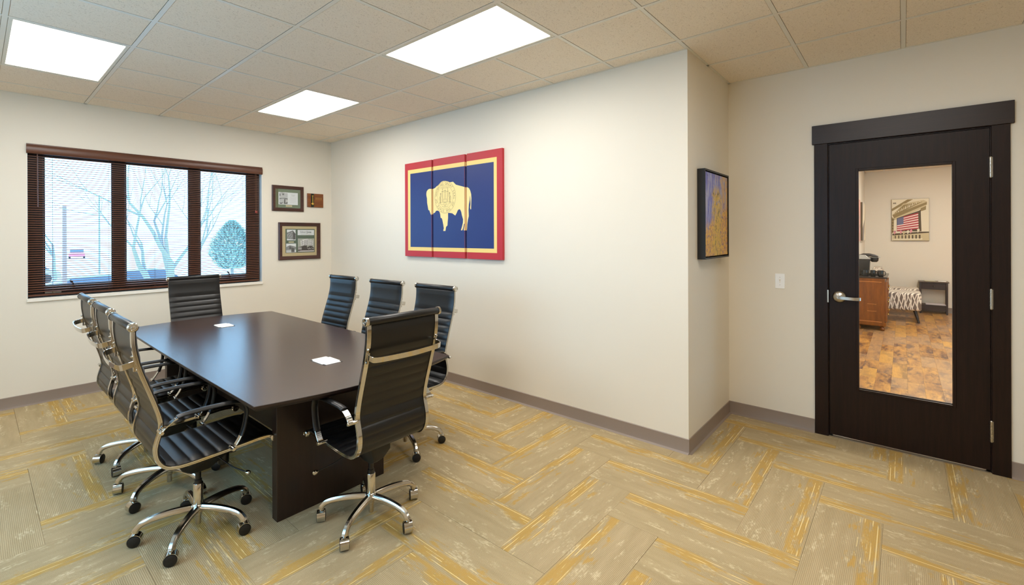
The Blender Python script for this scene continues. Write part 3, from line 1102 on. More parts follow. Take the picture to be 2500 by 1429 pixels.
# buffalo body pieces are clipped separately with care for the disjoint legs
for pi_, (y0, y1, lab) in enumerate(panels):
    t = thing('flag_canvas', lab, 'canvas print', (XB, (y0 + y1) / 2, (FZ0 + FZ1) / 2), 0, 'flag triptych canvases')
    yc, zc = (y0 + y1) / 2, (FZ0 + FZ1) / 2
    MB().box(-.031, -.001, y0 - yc, y1 - yc, FZ0 - zc, FZ1 - zc).build('stretched_canvas', M['flagred'], t, bevel=.0015)
    P = Print((-.031, -yc, -zc), (0, 1, 0), (0, 0, 1), (-1, 0, 0))
    cy0, cy1 = max(y0 + .001, 2.884), min(y1 - .001, 4.234)
    P.rect(cy0, cy1, 1.350, 2.249, M['flagcream'])
    P.rect(max(y0 + .001, 2.922), min(y1 - .001, 4.190), 1.390, 2.206, M['flagblue'])
    poly = clip_half(clip_half(BUF, y0 + .001, False), y1 - .001, True)
    if len(poly) > 2:
        P.poly(poly, M['buff'])
    if pi_ == 1:      # the seal
        sy, sz = 3.608, 1.913
        def ring(r, wd, mt, n=48):
            pts = [(sy + r * cos(2 * pi * i / n), sz + 1.02 * r * sin(2 * pi * i / n)) for i in range(n + 1)]
            P.line(pts, wd, mt)
        ring(.163, .0022, M['ink'])
        ring(.158, .0012, M['ink'])
        ring(.120, .0022, M['ink'])
        T2 = Print((-.031, -yc, -zc), (0, -1, 0), (0, 0, 1), (-1, 0, 0))
        T2.k = P.k + 1
        def arc_text(txt, a0, a1, r):
            for i, ch in enumerate(txt):
                if ch == ' ':
                    continue
                a = a0 + (a1 - a0) * (i + .5) / len(txt)
                T2.text(ch, -sy + r * cos(a), sz + 1.02 * r * sin(a), .036, M['ink'], rot=a - pi / 2)
        arc_text('GREAT SEAL OF THE STATE OF WYOMING ', radians(90), radians(90 - 360), .1385)
        # inner emblem: pedestal with a draped figure, two columns, two standing men, eagle shield below
        def tl(pts, wd=.0022, mt=None):
            T2.line([(-sy + a, sz + b) for a, b in pts], wd, mt or M['ink'])
        for sx in (-1, 1):
            tl([(sx * .036, -.045), (sx * .036, .058)], .0035)
            tl([(sx * .046, -.045), (sx * .046, .058)], .0025)
            tl([(sx * .030, .060), (sx * .052, .060)], .005)
            tl([(sx * .041, .064), (sx * .041, .078), (sx * .047, .085), (sx * .036, .085), (sx * .041, .078)], .003)
            tl([(sx * .072, -.06), (sx * .068, -.02), (sx * .074, .01), (sx * .07, .03)], .006)
            tl([(sx * .082, -.06), (sx * .078, -.02), (sx * .074, .01)], .004)
            tl([(sx * .071, .035), (sx * .071, .042)], .011)
            tl([(sx * .074, .015), (sx * .09, -.005), (sx * .088, -.03)], .003)
            tl([(sx * .055, .0), (sx * .054, .03), (sx * .058, .05)], .003)
            tl([(sx * .02, -.05), (sx * .06, -.052), (sx * .09, -.05)], .0025)
            tl([(sx * .03, -.075), (sx * .07, -.07), (sx * .095, -.06)], .0022)
        tl([(-.026, -.05), (.026, -.05), (.026, -.02), (-.026, -.02), (-.026, -.05)], .0025)
        tl([(-.013, -.05), (-.013, -.02)], .0015)
        tl([(.013, -.05), (.013, -.02)], .0015)
        tl([(-.014, -.018), (-.010, .02), (-.012, .045), (0, .062), (.012, .045), (.012, .02), (.015, -.018)], .0028)
        tl([(0, .064), (0, .072)], .012)
        tl([(-.011, .05), (-.028, .066), (-.030, .08)], .003)
        tl([(.011, .05), (.026, .062)], .003)
        tl([(0, -.015), (.002, .04)], .0018)
        tl([(-.018, -.058), (.018, -.058), (.018, -.080), (0, -.096), (-.018, -.080), (-.018, -.058)], .0028)
        for q in (-.01, 0, .01):
            tl([(q, -.068), (q, -.086)], .0018)
        tl([(-.05, -.09), (-.02, -.102), (.02, -.102), (.05, -.09)], .0028)
        tl([(-.06, .094), (-.02, .108), (.02, .108), (.06, .094)], .0025)
        T2.text('EQUAL RIGHTS', -sy, sz + .094, .013, M['ink'])
        T2.done('seal_lettering', t)['kind'] = 'stuff'
    P.done('printed_image', t)
    # wrapped near edge (faces -Y)
    E = Print((-.031, y0 - yc, -zc), (1, 0, 0), (0, 0, 1), (0, -1, 0))
    if pi_ in (0, 1):
        E.rect(.001, .029, 1.350, 2.249, M['flagcream'])
        E.rect(.001, .029, 1.390, 2.206, M['flagblue'])
        if pi_ == 0:
            E.rect(.001, .029, 1.742, 2.014, M['buff'])
        else:
            E.rect(.001, .029, 1.566, 1.996, M['buff'])
        E.done('wrapped_edge', t)

# ------------------------------------------------------------------ small painting on the recess wall
art = thing('abstract_painting', 'deep black-framed abstract painting in blue, violet and gold on the short recess wall', 'painting', (3.678, YS, 1.664))
mm = MB()
AX, AZ, D_ = .292, .327, .056
mm.box(-AX, AX, -D_, -.001, -AZ, -AZ + .012)
mm.box(-AX, AX, -D_, -.001, AZ - .012, AZ)
mm.box(-AX, -AX + .010, -D_, -.001, -AZ + .012, AZ - .012)
mm.box(AX - .010, AX, -D_, -.001, -AZ + .012, AZ - .012)
mm.box(-AX + .010, AX - .010, -.012, -.001, -AZ + .012, AZ - .012)
mm.build('float_frame', M['artblack'], art)
MB().box(-AX + .017, AX - .017, -.050, -.0125, -AZ + .019, AZ - .019).build('painted_panel', M['paint'], art, bevel=.002)

# ------------------------------------------------------------------ framed pictures by the window
def frame_thing(name, label, cat, x0, x1, z0, z1, fwid, depth, group=None):
    cx, cz = (x0 + x1) / 2, (z0 + z1) / 2
    t = thing(name, label, cat, (cx, YA, cz), 0, group)
    a, b = (x1 - x0) / 2, (z1 - z0) / 2
    # moulded profile swept as four mitred rails
    prof = [(0, 0), (0, depth * .75), (fwid * .2, depth), (fwid * .45, depth * .8), (fwid * .6, depth * .72), (fwid * .85, depth * .6), (fwid, depth * .45), (fwid, 0)]
    mm = MB()
    cor = [(-1, -1), (1, -1), (1, 1), (-1, 1)]
    vs = []
    for sx, sz in cor:
        for o_, d in prof:
            vs.append((sx * (a - o_), -d, sz * (b - o_)))
    n = len(prof)
    fs = []
    for i in range(4):
        j = (i + 1) % 4
        for k in range(n - 1):
            fs.append((i * n + k, j * n + k, j * n + k + 1, i * n + k + 1))
        fs.append((i * n + n - 1, j * n + n - 1, j * n, i * n))
    mm.add(vs, fs)
    mm.build('frame', M['frame'], t, smooth=25)
    return t, a, b
t, a, b = frame_thing('framed_picture', 'dark-framed picture with a green mat, photo and letter, right of the window', 'picture', 2.416, 2.812, 1.834, 2.157, .042, .022)
MB().box(-a + .04, a - .04, -.006, -.001, -b + .04, b - .04).build('mat_board', M['matgreen'], t)
P = Print((0, -.0062, 0), (1, 0, 0), (0, 0, 1), (0, -1, 0))
fx = lambda u: -a + (u - 60) / (1440 - 60) * 2 * a       # crop pixel to local
P.rect(-.118, .125, -.078, .078, M['paper'])
P.rect(-.110, -.005, -.070, .070, M['papergrey'])
P.poly([(-.110, .062), (-.075, .070), (-.040, .064), (-.042, .069), (-.075, .076), (-.110, .068)], M['grey1'])
P.rect(-.104, -.094, .03, .055, M['grey2'])
P.rect(-.072, -.05, .045, .060, M['grey2'])
P.line([(-.07, .038), (-.052, .038)], .003, M['grey1'])
P.poly([(-.106, -.012), (-.07, -.002), (-.04, -.004), (-.006, -.012), (-.006, .0), (-.035, .004), (-.060, .004), (-.104, .0)], M['grey2'])
P.poly([(-.052, -.07), (-.048, -.01), (-.034, -.006), (-.036, -.07)], M['grey2'])
P.poly([(-.106, -.07), (-.075, -.07), (-.066, -.045), (-.082, -.058), (-.104, -.055)], M['grey2'])
P.poly([(-.05, -.07), (-.008, -.066), (-.007, -.045), (-.03, -.054)], M['grey2'])
for i, wd in enumerate((.05, .036)):
    P.line([(.062 - wd / 2, .048 - i * .012), (.062 + wd / 2, .048 - i * .012)], .0025, M['grey1'])
for i in range(9):
    P.line([(.025, .02 - i * .009), (.102 - (i == 8) * .03, .02 - i * .009)], .0012, M['papergrey'])
P.rect(-.03, .05, -.105, -.083, M['brass'])
P.line([(-.02, -.091), (.04, -.091)], .002, M['grey1'])
P.line([(-.01, -.098), (.03, -.098)], .002, M['grey1'])
P.done('mounted_photo_and_letter', t)
MB().box(-a + .04, a - .04, -.0105, -.0095, -b + .04, b - .04).build('glazing', M['glass'], t)

t = thing('wooden_plaque', 'small square wooden plaque with a gold spoon-shaped medal on a dark strip', 'plaque', (2.970, YA, 1.990))
MB().box(-.110, .110, -.016, -.001, -.091, .091).build('board', M['plaque'], t, bevel=.003)
MB().box(-.060, -.022, -.0185, -.016, -.090, .090).build('velvet_strip', M['velvet'], t)
md = MB()
md.lathe([(.017, 0), (.016, .004), (.008, .007), (.001, .008)], (-.041, -.019, -.045), (0, -1, 0), 24)
md.sweep([(-.041, -.021, -.03), (-.0405, -.022, .02), (-.041, -.021, .052)], [(-.005, -.002), (.005, -.002), (.004, .002), (-.004, .002)], (1, 0, 0))
md.box(-.051, -.031, -.022, -.019, .055, .065)
md.build('gold_medal', M['gold'], t, smooth=35)
MB().box(.0, .088, -.0175, -.016, .012, .042).build('engraved_plate', M['engrave'], t)
P = Print((0, -.0176, 0), (1, 0, 0), (0, 0, 1), (0, -1, 0))
for i, (u0, u1) in enumerate(((.012, .076), (.02, .068), (.01, .078))):
    P.line([(u0, .036 - i * .009), (u1, .036 - i * .009)], .0022, M['plaque'])
P.done('plate_lettering', t)

t, a, b = frame_thing('framed_collage', 'larger dark-framed collage of building photos with a tan mat, below the green-matted picture', 'picture', 2.492, 3.035, 1.212, 1.690, .046, .026)
MB().box(-a + .044, a - .044, -.006, -.001, -b + .044, b - .044).build('mat_board', M['mattan'], t)
P = Print((0, -.0062, 0), (1, 0, 0), (0, 0, 1), (0, -1, 0))
def cx_(u):
    return -a + (u - 112) / (1432 - 112) * 2 * a
def cz_(v):
    return b - (v - 118) / (1290 - 118) * 2 * b
P.rect(cx_(325), cx_(1255), cz_(1075), cz_(318), M['grey2'])
P.rect(cx_(330), cx_(1248), cz_(1068), cz_(324), M['matdkgreen'])
P.rect(cx_(702), cx_(1232), cz_(518), cz_(350), M['paper'])
P.text('Edward', cx_(988), cz_(416), .038, M['grey2'], 'RIGHT', sx=.72)
P.text('Jones', cx_(998), cz_(416), .038, M['inkd'], 'LEFT', True, sx=.72)
P.text('Serving Individual Investors', cx_(968), cz_(480), .0150, M['grey1'], sx=.88)
P.rect(cx_(370), cx_(636), cz_(680), cz_(345), M['paper'])
k0 = P.k
P.poly([(cx_(372), cz_(455)), (cx_(555), cz_(375)), (cx_(628), cz_(480)), (cx_(628), cz_(650)), (cx_(560), cz_(655)), (cx_(372), cz_(640))], M['grey1'])
P.poly([(cx_(555), cz_(375)), (cx_(632), cz_(480)), (cx_(630), cz_(655)), (cx_(560), cz_(660))], M['grey2'])
P.line([(cx_(372), cz_(445)), (cx_(550), cz_(378)), (cx_(632), cz_(485))], .006, M['grey2'])
for r in range(5):
    for q in range(6):
        u = 386 + q * 27
        v = 455 + r * 38 - q * 7 + r * q * 1.2
        P.rect(cx_(u), cx_(u + 12), cz_(v + 20), cz_(v), M['papergrey'] if (r + q) % 3 else M['grey2'], False)
P.k += 1
P.rect(cx_(418), cx_(580), cz_(758), cz_(712), M['brass'])
P.line([(cx_(440), cz_(735)), (cx_(560), cz_(735))], .003, M['grey1'])
P.rect(cx_(345), cx_(650), cz_(1060), cz_(782), M['paper'])
P.poly([(cx_(347), cz_(890)), (cx_(460), cz_(845)), (cx_(648), cz_(890)), (cx_(648), cz_(975)), (cx_(347), cz_(985))], M['grey1'])
P.poly([(cx_(347), cz_(880)), (cx_(460), cz_(840)), (cx_(640), cz_(885)), (cx_(460), cz_(860))], M['grey2'])
P.rect(cx_(440), cx_(490), cz_(960), cz_(875), M['grey2'])
P.poly([(cx_(500), cz_(900)), (cx_(600), cz_(940)), (cx_(600), cz_(1050)), (cx_(500), cz_(1050))], M['grey2'])
P.rect(cx_(347), cx_(500), cz_(1040), cz_(985), M['papergrey'])
P.rect(cx_(702), cx_(1232), cz_(1050), cz_(625), M['photosky'])
zz = [(790, 690), (870, 660), (950, 650), (1015, 640), (1060, 680), (1110, 665), (1195, 700)]
P.poly([(cx_(u), cz_(v)) for u, v in zz] + [(cx_(1190), cz_(860)), (cx_(1060), cz_(850)), (cx_(950), cz_(860)), (cx_(800), cz_(865))], M['paper'])
for r in range(6):
    for (u0, v0, u1, v1) in ((815, 690, 870, 712), (895, 705, 945, 680), (955, 690, 995, 672), (1005, 670, 1045, 695), (1065, 705, 1100, 685), (1115, 690, 1180, 712)):
        dv = r * 33
        P.line([(cx_(u0), cz_(v0 + dv)), (cx_(u1), cz_(v1 + dv))], .0055, M['grey2'])
P.k += 1
P.poly([(cx_(704), cz_(1020)), (cx_(704), cz_(900)), (cx_(830), cz_(880)), (cx_(900), cz_(845)), (cx_(985), cz_(850)), (cx_(1000), cz_(905)), (cx_(1120), cz_(860)), (cx_(1225), cz_(930)), (cx_(1225), cz_(1010))], M['grey2'])
P.poly([(cx_(720), cz_(1045)), (cx_(790), cz_(1010)), (cx_(1200), cz_(1015)), (cx_(1228), cz_(1046))], M['papergrey'])
for i in range(3):
    P.line([(cx_(710), cz_(920 + 25 * i)), (cx_(820), cz_(920 + 25 * i))], .004, M['paper'])
for i in range(9):
    P.line([(cx_(1000 + 24 * i), cz_(925 + (i % 3) * 22)), (cx_(1020 + 24 * i), cz_(945 + (i % 2) * 30))], .004, M['papergrey'])
P.done('mounted_photos', t)
MB().box(-a + .044, a - .044, -.0115, -.0105, -b + .044, b - .044).build('glazing', M['glass'], t)

# ------------------------------------------------------------------ conference table
TX, TY = 1.411, 3.612
M['tabletop'].node_tree.nodes['Principled BSDF'].inputs['IOR'].default_value = 1.62
tb = thing('conference_table', 'long dark espresso conference table with slightly bowed ends and slab pedestals', 'table', (TX, TY, 0))
TZ = .740
def outline(half, inset=0):
    pts = []
    n = 14
    # half=+1 far, -1 near ; local coords
    for i in range(n + 1):        # bowed end, from +x to -x
        u = 1 - 2 * i / n
        pts.append((u * (.588 - inset), half * (1.365 + .095 * (1 - u * u) - inset)))
    for i in range(1, 7):         # side down to seam
        q = i / 6
        pts.append((-(.588 + .008 * (1 - (1 - q) ** 2) - inset), half * (1.365 * (1 - q) + .0007 * q - inset * (1 - q))))
    for i in range(6, 0, -1):
        q = i / 6
        pts.append(((.588 + .008 * (1 - (1 - q) ** 2) - inset), half * (1.365 * (1 - q) + .0007 * q - inset * (1 - q))))
    return pts
for half in (1, -1):
    mm = MB()
    o0, o1 = outline(half), outline(half, .016)
    n = len(o0)
    vs = [(x, y, TZ) for x, y in outline(half, .002)] + [(x, y, TZ - .002) for x, y in o0] + [(x, y, TZ - .014) for x, y in o0] + [(x, y, TZ - .030) for x, y in o1]
    mm.add(vs[:n], [tuple(range(n))])
    mm.cur = 1
    mm.add(vs, [(k * n + i, k * n + (i + 1) % n, (k + 1) * n + (i + 1) % n, (k + 1) * n + i) for k in range(3) for i in range(n)] + [tuple(range(3 * n, 4 * n))])
    mm.build('tabletop', [M['tabletop'], M['tabledge']], tb)
for sgn in (-1, 1):
    MB().box(-.375, .280, -.03, .03, 0, TZ - .03).build('pedestal', M['tablebase'], tb, (0, sgn * 1.062, 0), bevel=.002)
MB().box(-.02, .02, -1.03, 1.03, .12, TZ - .03).build('spine_panel', M['tablebase'], tb, bevel=.002)
for sgn, lab in ((-1, 'white square power grommet cover near the front end of the tabletop'), (1, 'white square power grommet cover at the far end of the tabletop by the window')):
    pg = thing('power_cover', lab, 'power cover', (1.416 if sgn < 0 else 1.408, 2.724 if sgn < 0 else 4.490, TZ), 0, 'white covers set in the tabletop')
    mm = MB()
    mm.box(-.058, .058, -.062, .062, 0.0, .004)
    mm.build('lid', M['white'], pg, bevel=.001)
    for q in (-1, 1):
        MB().box(-.047, .047, q * .062 if q > 0 else -.092, .092 if q > 0 else -.062, 0.0, .004).build('hinge_tab', M['white'], pg, bevel=.001)
    MB().box(-.0585, .0585, -.093, .093, 0, .0012).build('recess_ring', M['seam'], pg)

# ------------------------------------------------------------------ office chairs
# local axes: +Y is the way the sitter faces, z up, origin under the gas column
PROF = [(-.298, 1.110), (-.299, 1.07), (-.294, 1.01), (-.277, .93), (-.249, .84), (-.219, .745), (-.2015, .675), (-.201, .635), (-.213, .59), (-.2205, .550), (-.215, .505), (-.190, .464), (-.148, .445), (-.09, .441), (0, .444), (.08, .448), (.15, .451), (.21, .455), (.255, .4535), (.282, .4465)]
CH = catmull([(0, y, z) for y, z in PROF], 5)
RT = (-.300, 1.118)      # head roller centre
RF = (.290, .442)        # front roller centre
HWX = .190               # half distance between the side frames
ch = thing('office_chair', '', 'chair')
# side frames: flat chrome bar with a groove along its outer face
for sx in (-1, 1):
    pts, Lt = resample(CH, .012)
    h_, t_ = .0072, .0108
    sec = [(-t_, -h_), (t_ - .001, -h_), (t_, -h_ + .001), (t_, -.0018), (t_ - .0025, -.001), (t_ - .0025, .001), (t_, .0018), (t_, h_ - .001), (t_ - .001, h_), (-t_, h_)]
    if sx < 0:
        sec = [(-a, b) for a, b in sec][::-1]
    mm = MB()
    mm.sweep(pts, [(a, b) for a, b in sec], (1, 0, 0))
    mm.build('side_frame', M['chrome'], ch, (sx * (HWX + .0105), 0, 0), smooth=38)


def sling(i0, i1, smooth_head, pitch, name, flipside):
    seg = CH[i0:i1 + 1]
    pts, Lt = resample(seg, .0055)
    nx = 15
    N = len(pts)
    hw_ = HWX + .0205
    vs = []
    for side in (0, 1):
        for i, p in enumerate(pts):
            t_ = (pts[min(i + 1, N - 1)] - pts[max(i - 1, 0)]).normalized()
            nn = Vector((1, 0, 0)).cross(t_).normalized()      # towards the sitter
            s_ = Lt * i / (N - 1)
            if s_ < smooth_head:
                rb = min(1, sqrt(max(0, min(s_, smooth_head - s_) / .03)) * .9) if True else 1
                rb = min(1, rb)
            else:
                ph = ((s_ - smooth_head) / pitch) % 1
                rb = abs(sin(pi * ph)) ** .45
            for k in range(nx):
                u = -1 + 2 * k / (nx - 1)
                edge = min(1, (1 - abs(u)) / .12)
                edge = edge ** .5
                d = (.0105 + .0085 * rb * edge) if side == 0 else ((.0072 - .0015 * (1 - edge)) if abs(u) > .87 else .0045 - .0070 * rb)
                vs.append(p + Vector((u * hw_, 0, 0)) + nn * d)
    fs = []
    for side in (0, 1):
        o = side * N * nx
        for i in range(N - 1):
            for k in range(nx - 1):
                q = (o + i * nx + k, o + i * nx + k + 1, o + (i + 1) * nx + k + 1, o + (i + 1) * nx + k)
                fs.append(q if side else q[::-1])
    o = N * nx
    for i in range(N - 1):
        fs.append((i * nx, (i + 1) * nx, o + (i + 1) * nx, o + i * nx))
        fs.append((i * nx + nx - 1, o + i * nx + nx - 1, o + (i + 1) * nx + nx - 1, (i + 1) * nx + nx - 1))
    for k in range(nx - 1):
        fs.append((k, o + k, o + k + 1, k + 1))
        fs.append(((N - 1) * nx + k, (N - 1) * nx + k + 1, o + (N - 1) * nx + k + 1, o + (N - 1) * nx + k))
    mm = MB()
    mm.add(vs, fs)
    return mm.build(name, M['vinyl'], ch, smooth=55)


split = min(range(len(CH)), key=lambda i: (CH[i] - Vector((0, -.19, .464))).length)
sling(1, split, .165, .0505, 'backrest', 0)
sling(split, len(CH) - 2, 0.0, .0560, 'seat', 0)
for nm, (ry, rz), r in (('head_roller', RT, .0185), ('front_roller', RF, .0165)):
    mm = MB().lathe([(r - .003, -HWX - .019), (r, -HWX - .014), (r + .001, 0), (r, HWX + .014), (r - .003, HWX + .019)], (0, ry, rz), (1, 0, 0), 20)
    ro = mm.build(nm, M['vinyl'], ch, smooth=50)
    for sx in (-1, 1):
        MB().lathe([(r + .0025, 0), (r + .0025, .013), (r - .001, .016), (r - .006, .0165), (r - .007, .0135), (.006, .0135), (.005, .016), (.0012, .0165)], (sx * (HWX + .017), ry, rz), (sx, 0, 0), 22).build('end_cap', M['chrome'], ro, smooth=35)
# back brace: flat strap that bows out behind the back
bz = .958
by = -.285
bp = catmull([(-HWX - .012, by, bz), (-HWX - .012, by - .035, bz - .008), (-HWX + .006, by - .056, bz - .014), (-.08, by - .064, bz - .017), (0, by - .066, bz - .018), (.08, by - .064, bz - .017), (HWX - .006, by - .056, bz - .014), (HWX + .012, by - .035, bz - .008), (HWX + .012, by, bz)], 5)
mm = MB()
vs = []
for i, p in enumerate(bp):
    t_ = (bp[min(i + 1, len(bp) - 1)] - bp[max(i - 1, 0)]).normalized()
    nn = Vector((t_.y, -t_.x, 0)).normalized()
    up_ = Vector((0, -.18, 1)).normalized()
    for a_, b_ in ((-.0135, -.003), (.0135, -.003), (.0135, .003), (-.0135, .003)):
        vs.append(p + up_ * a_ + nn * b_)
fs = [(i * 4 + k, i * 4 + (k + 1) % 4, (i + 1) * 4 + (k + 1) % 4, (i + 1) * 4 + k) for i in range(len(bp) - 1) for k in range(4)] + [(3, 2, 1, 0), tuple(range(len(vs) - 4, len(vs)))]
mm.add(vs, fs)
brace = mm.build('back_brace', M['chrome'], ch, bevel=.001, smooth=35)
for sx in (-1, 1):
    mm = MB()
    for dz in (-.032, .030):
        yy = by - .006 + (-.006 if dz > 0 else .008)
        mm.lathe([(.006, 0), (.0065, .004), (.004, .009), (.001, .010)], (sx * (HWX + .012), yy, bz + dz), (0, -1, 0), 12)
    mm.box(sx * (HWX + .012) - .005, sx * (HWX + .012) + .005, by - .012, by - .004, bz - .036, bz + .034)
    mm.build('brace_bracket', M['chrome'], brace, smooth=35)
# armrests
AP = [(-.206, .632), (-.190, .652), (-.155, .677), (-.120, .687), (-.060, .690), (.0, .690), (.060, .688), (.105, .682), (.132, .664), (.143, .635), (.141, .600), (.132, .552), (.116, .508), (.096, .476), (.082, .462)]
AC = catmull([(0, y, z) for y, z in AP], 5)
ap, al = resample(AC, .008)
for sx in (-1, 1):
    o = (sx * (HWX + .046), 0, 0)
    mm = MB()
    w2 = .0145
    mm.sweep(ap, [(-w2, -.0025), (w2, -.0025), (w2, .0025), (-w2, .0025)], (1, 0, 0))
    arm = mm.build('armrest', M['chrome'], ch, o, bevel=.0008, smooth=35)
    n0, n1 = int(len(ap) * .14), int(len(ap) * .90)
    sec = [(cos(q * pi / 6) * .0178, sin(q * pi / 6) * .0095 + .003) for q in range(12)]
    mm = MB().sweep(ap[n0:n1], sec, (1, 0, 0))
    mm.build('arm_pad', M['vinyl'], arm, smooth=50)
    for yy, zz_ in ((-.206, .634), (.084, .460)):
        mm = MB().lathe([(.0095, -.036), (.0095, .012), (.0075, .0155), (.001, .016)], (sx * .004, yy, zz_), (sx, 0, 0), 14)
        mm.build('arm_bolt', M['chrome'], arm, smooth=35)
# mechanism under the seat
mm = MB()
pl = [(-.055, -.10), (.055, -.10), (.075, -.03), (.07, .11), (.05, .15), (-.05, .15), (-.07, .11), (-.075, -.03)]
pb = [(x * .62, y * .72) for x, y in pl]
n = len(pl)
mm.add([(x, y, .418) for x, y in pl] + [(x, y, .385) for x, y in pl] + [(x * .9, y * .9 - .01, .335) for x, y in pb] + [(x * .5, y * .5, .305) for x, y in pb],
       [tuple(range(n))] + [(k * n + i, k * n + (i + 1) % n, (k + 1) * n + (i + 1) % n, (k + 1) * n + i) for k in range(3) for i in range(n)] + [tuple(range(3 * n, 4 * n))])
mech = mm.build('seat_mechanism', M['black'], ch, bevel=.006, seg=2, smooth=50)
mm = MB()
mm.lathe([(.022, 0), (.027, .006), (.027, .05), (.020, .062)], (0, .115, .300), (0, 0, 1), 18)
mm.build('tension_knob', M['black'], mech, smooth=40)
for yy in (-.075, .10):
    MB().box(-HWX, HWX, yy - .014, yy + .014, .419, .431).build('seat_spreader', M['black'], ch, bevel=.002)
for sx, tip in ((1, (.175, .165, .292)), (-1, (-.252, .09, .318))):
    a_ = Vector((sx * .06, .07, .372))
    b_ = Vector(tip)
    mid = a_.lerp(b_, .5) + Vector((0, 0, -.012))
    lv = MB().tube(catmull([a_, mid, b_], 6), .0032, 8).build('lever', M['black'], ch, smooth=40)
    d_ = (b_ - mid).normalized()
    MB().lathe([(.004, -.004), (.010, .002), (.012, .010), (.0115, .018), (.006, .023), (.001, .024)], b_, d_, 16).build('lever_knob', M['chrome'], lv, smooth=40)
# gas column
mm = MB().lathe([(.0225, .118), (.0225, .240), (.021, .243), (.017, .244)], n=24)
gc = mm.build('gas_column', M['chrome'], ch, smooth=35)
MB().lathe([(.0165, .243), (.0165, .262), (.013, .264), (.013, .31)], n=20).build('piston', M['black'], gc, smooth=35)
MB().lathe([(.009, .030), (.013, .034), (.013, .075), (.0165, .078), (.0165, .112)], n=20).build('column_foot', M['alu'], gc, smooth=35)
MB().lathe([(.026, .098), (.031, .102), (.033, .118), (.030, .134), (.024, .140)], n=24).build('hub', M['alu'], ch, smooth=40)
# one leg pointing along +x
LP = catmull([(.018, 0, .121), (.08, 0, .1235), (.14, 0, .121), (.195, 0, .1135), (.232, 0, .101), (.252, 0, .082), (.258, 0, .068)], 4)
legm = MB()
sec0 = [(-1, -.55), (-.62, -1), (.62, -1), (1, -.55), (.95, .2), (.45, .95), (-.45, .95), (-.95, .2)]
vs = []
NL = len(LP)
for i, p in enumerate(LP):
    t_ = (LP[min(i + 1, NL - 1)] - LP[max(i - 1, 0)]).normalized()
    nn = Vector((0, -1, 0)).cross(t_)
    q = i / (NL - 1)
    wd = .0195 - .0045 * min(1, q * 1.4) + .002 * max(0, q - .75) * 4
    hg = .0155 - .003 * q + .003 * max(0, q - .8) * 5
    for a_, b_ in sec0:
        vs.append(p + Vector((0, a_ * wd, 0)) + nn * b_ * hg)
m8 = len(sec0)
legm.add(vs, [(i * m8 + k, i * m8 + (k + 1) % m8, (i + 1) * m8 + (k + 1) % m8, (i + 1) * m8 + k) for i in range(NL - 1) for k in range(m8)] + [tuple(range(m8 - 1, -1, -1)), tuple(range((NL - 1) * m8, NL * m8))])
leg_me = legm.mesh('leg', [M['alu']], smooth=42)
# caster: chrome hood band over two black wheels, axis along local x
hood = MB()
n_ = 26
r0, r1, hw2 = .0275, .0300, .0205
vs = []
for i in range(n_ + 1):
    a_ = radians(-52) + radians(284) * i / n_
    for (xx, rr) in ((-hw2, r0), (-hw2, r1), (hw2, r1), (hw2, r0)):
        vs.append((xx, rr * cos(a_), .0305 + rr * sin(a_)))
hood.add(vs, [(i * 4 + k, i * 4 + (k + 1) % 4, (i + 1) * 4 + (k + 1) % 4, (i + 1) * 4 + k) for i in range(n_) for k in range(4)] + [(3, 2, 1, 0), tuple(range(n_ * 4, n_ * 4 + 4))])
hood.cyl((0, 0, .052), (0, 0, .070), .0075, n=14)
hood_me = hood.mesh('caster', [M['chrome']], smooth=40, bevel=0)
wh = MB().lathe([(.0272, .0), (.0272, .011), (.0265, .0135), (.024, .0148), (.001, .0152)], (0, 0, .0275), (1, 0, 0), 26)
wheel_me = wh.mesh('wheel', [M['rubber']], smooth=35)
for i in range(5):
    place('leg', leg_me, ch)
    cs = place('caster', hood_me, ch)
    place('wheel', wheel_me, cs, (.0075, 0, 0), (0, 0, 0))
    place('wheel', wheel_me, cs, (-.0075, 0, 0), (0, 0, pi))


def set_base(c, ang, cast_world):
    """ang: world angle of the first leg; cast_world: world direction angles of the caster axes"""
    rz = c.rotation_euler[2]
    legs = [o for o in c.children if o.name.split('.')[0] == 'leg']
    cas_ = [o for o in c.children if o.name.split('.')[0] == 'caster']
    for i in range(5):
        a_ = radians(ang + 72 * i) - rz
        legs[i].rotation_euler[2] = a_
        cas_[i].location = (.258 * cos(a_), .258 * sin(a_), 0)
        cas_[i].rotation_euler[2] = radians(cast_world[i % len(cast_world)]) - rz


TOCAM = math.degrees(atan2(-fw.y, -fw.x))       # world angle pointing from things to the camera
chairs = [
    # column x, y, facing world angle, first leg angle, caster axis offsets from TOCAM, label
    (.750, 2.775, 0, 15, [35, 30, 25, 28, 40], 'black ribbed high-back office chair nearest on the left side of the table'),
    (.766, 3.385, 0, 3, [10, 30, 120, 60, 150], 'black ribbed high-back office chair, middle one of the three on the left side'),
    (.768, 3.975, 0, 8, [10, 60, 100, -40, 20], 'black ribbed high-back office chair, farthest of the three on the left side'),
    (1.390, 4.935, -90, 20, [10, 60, 100, -40, 20], 'black ribbed high-back office chair at the far table end by the window'),
    (1.990, 4.050, 183, 40, [10, 60, 100, -40, 20], 'black ribbed high-back office chair, farthest of the three along the right wall side'),
    (2.000, 3.360, 183, 25, [10, 60, 100, -40, 20], 'black ribbed high-back office chair, middle one of the three along the right wall side'),
    (2.015, 2.735, 183, -38, [15, 10, 40, 80, 12], 'black high-back office chair nearest on the right wall side, behind the end chair'),
    (1.383, 2.180, 90, -7, [-68, -60, -70, -68, -66], 'black ribbed high-back office chair at the near end of the table, seen from behind'),
]
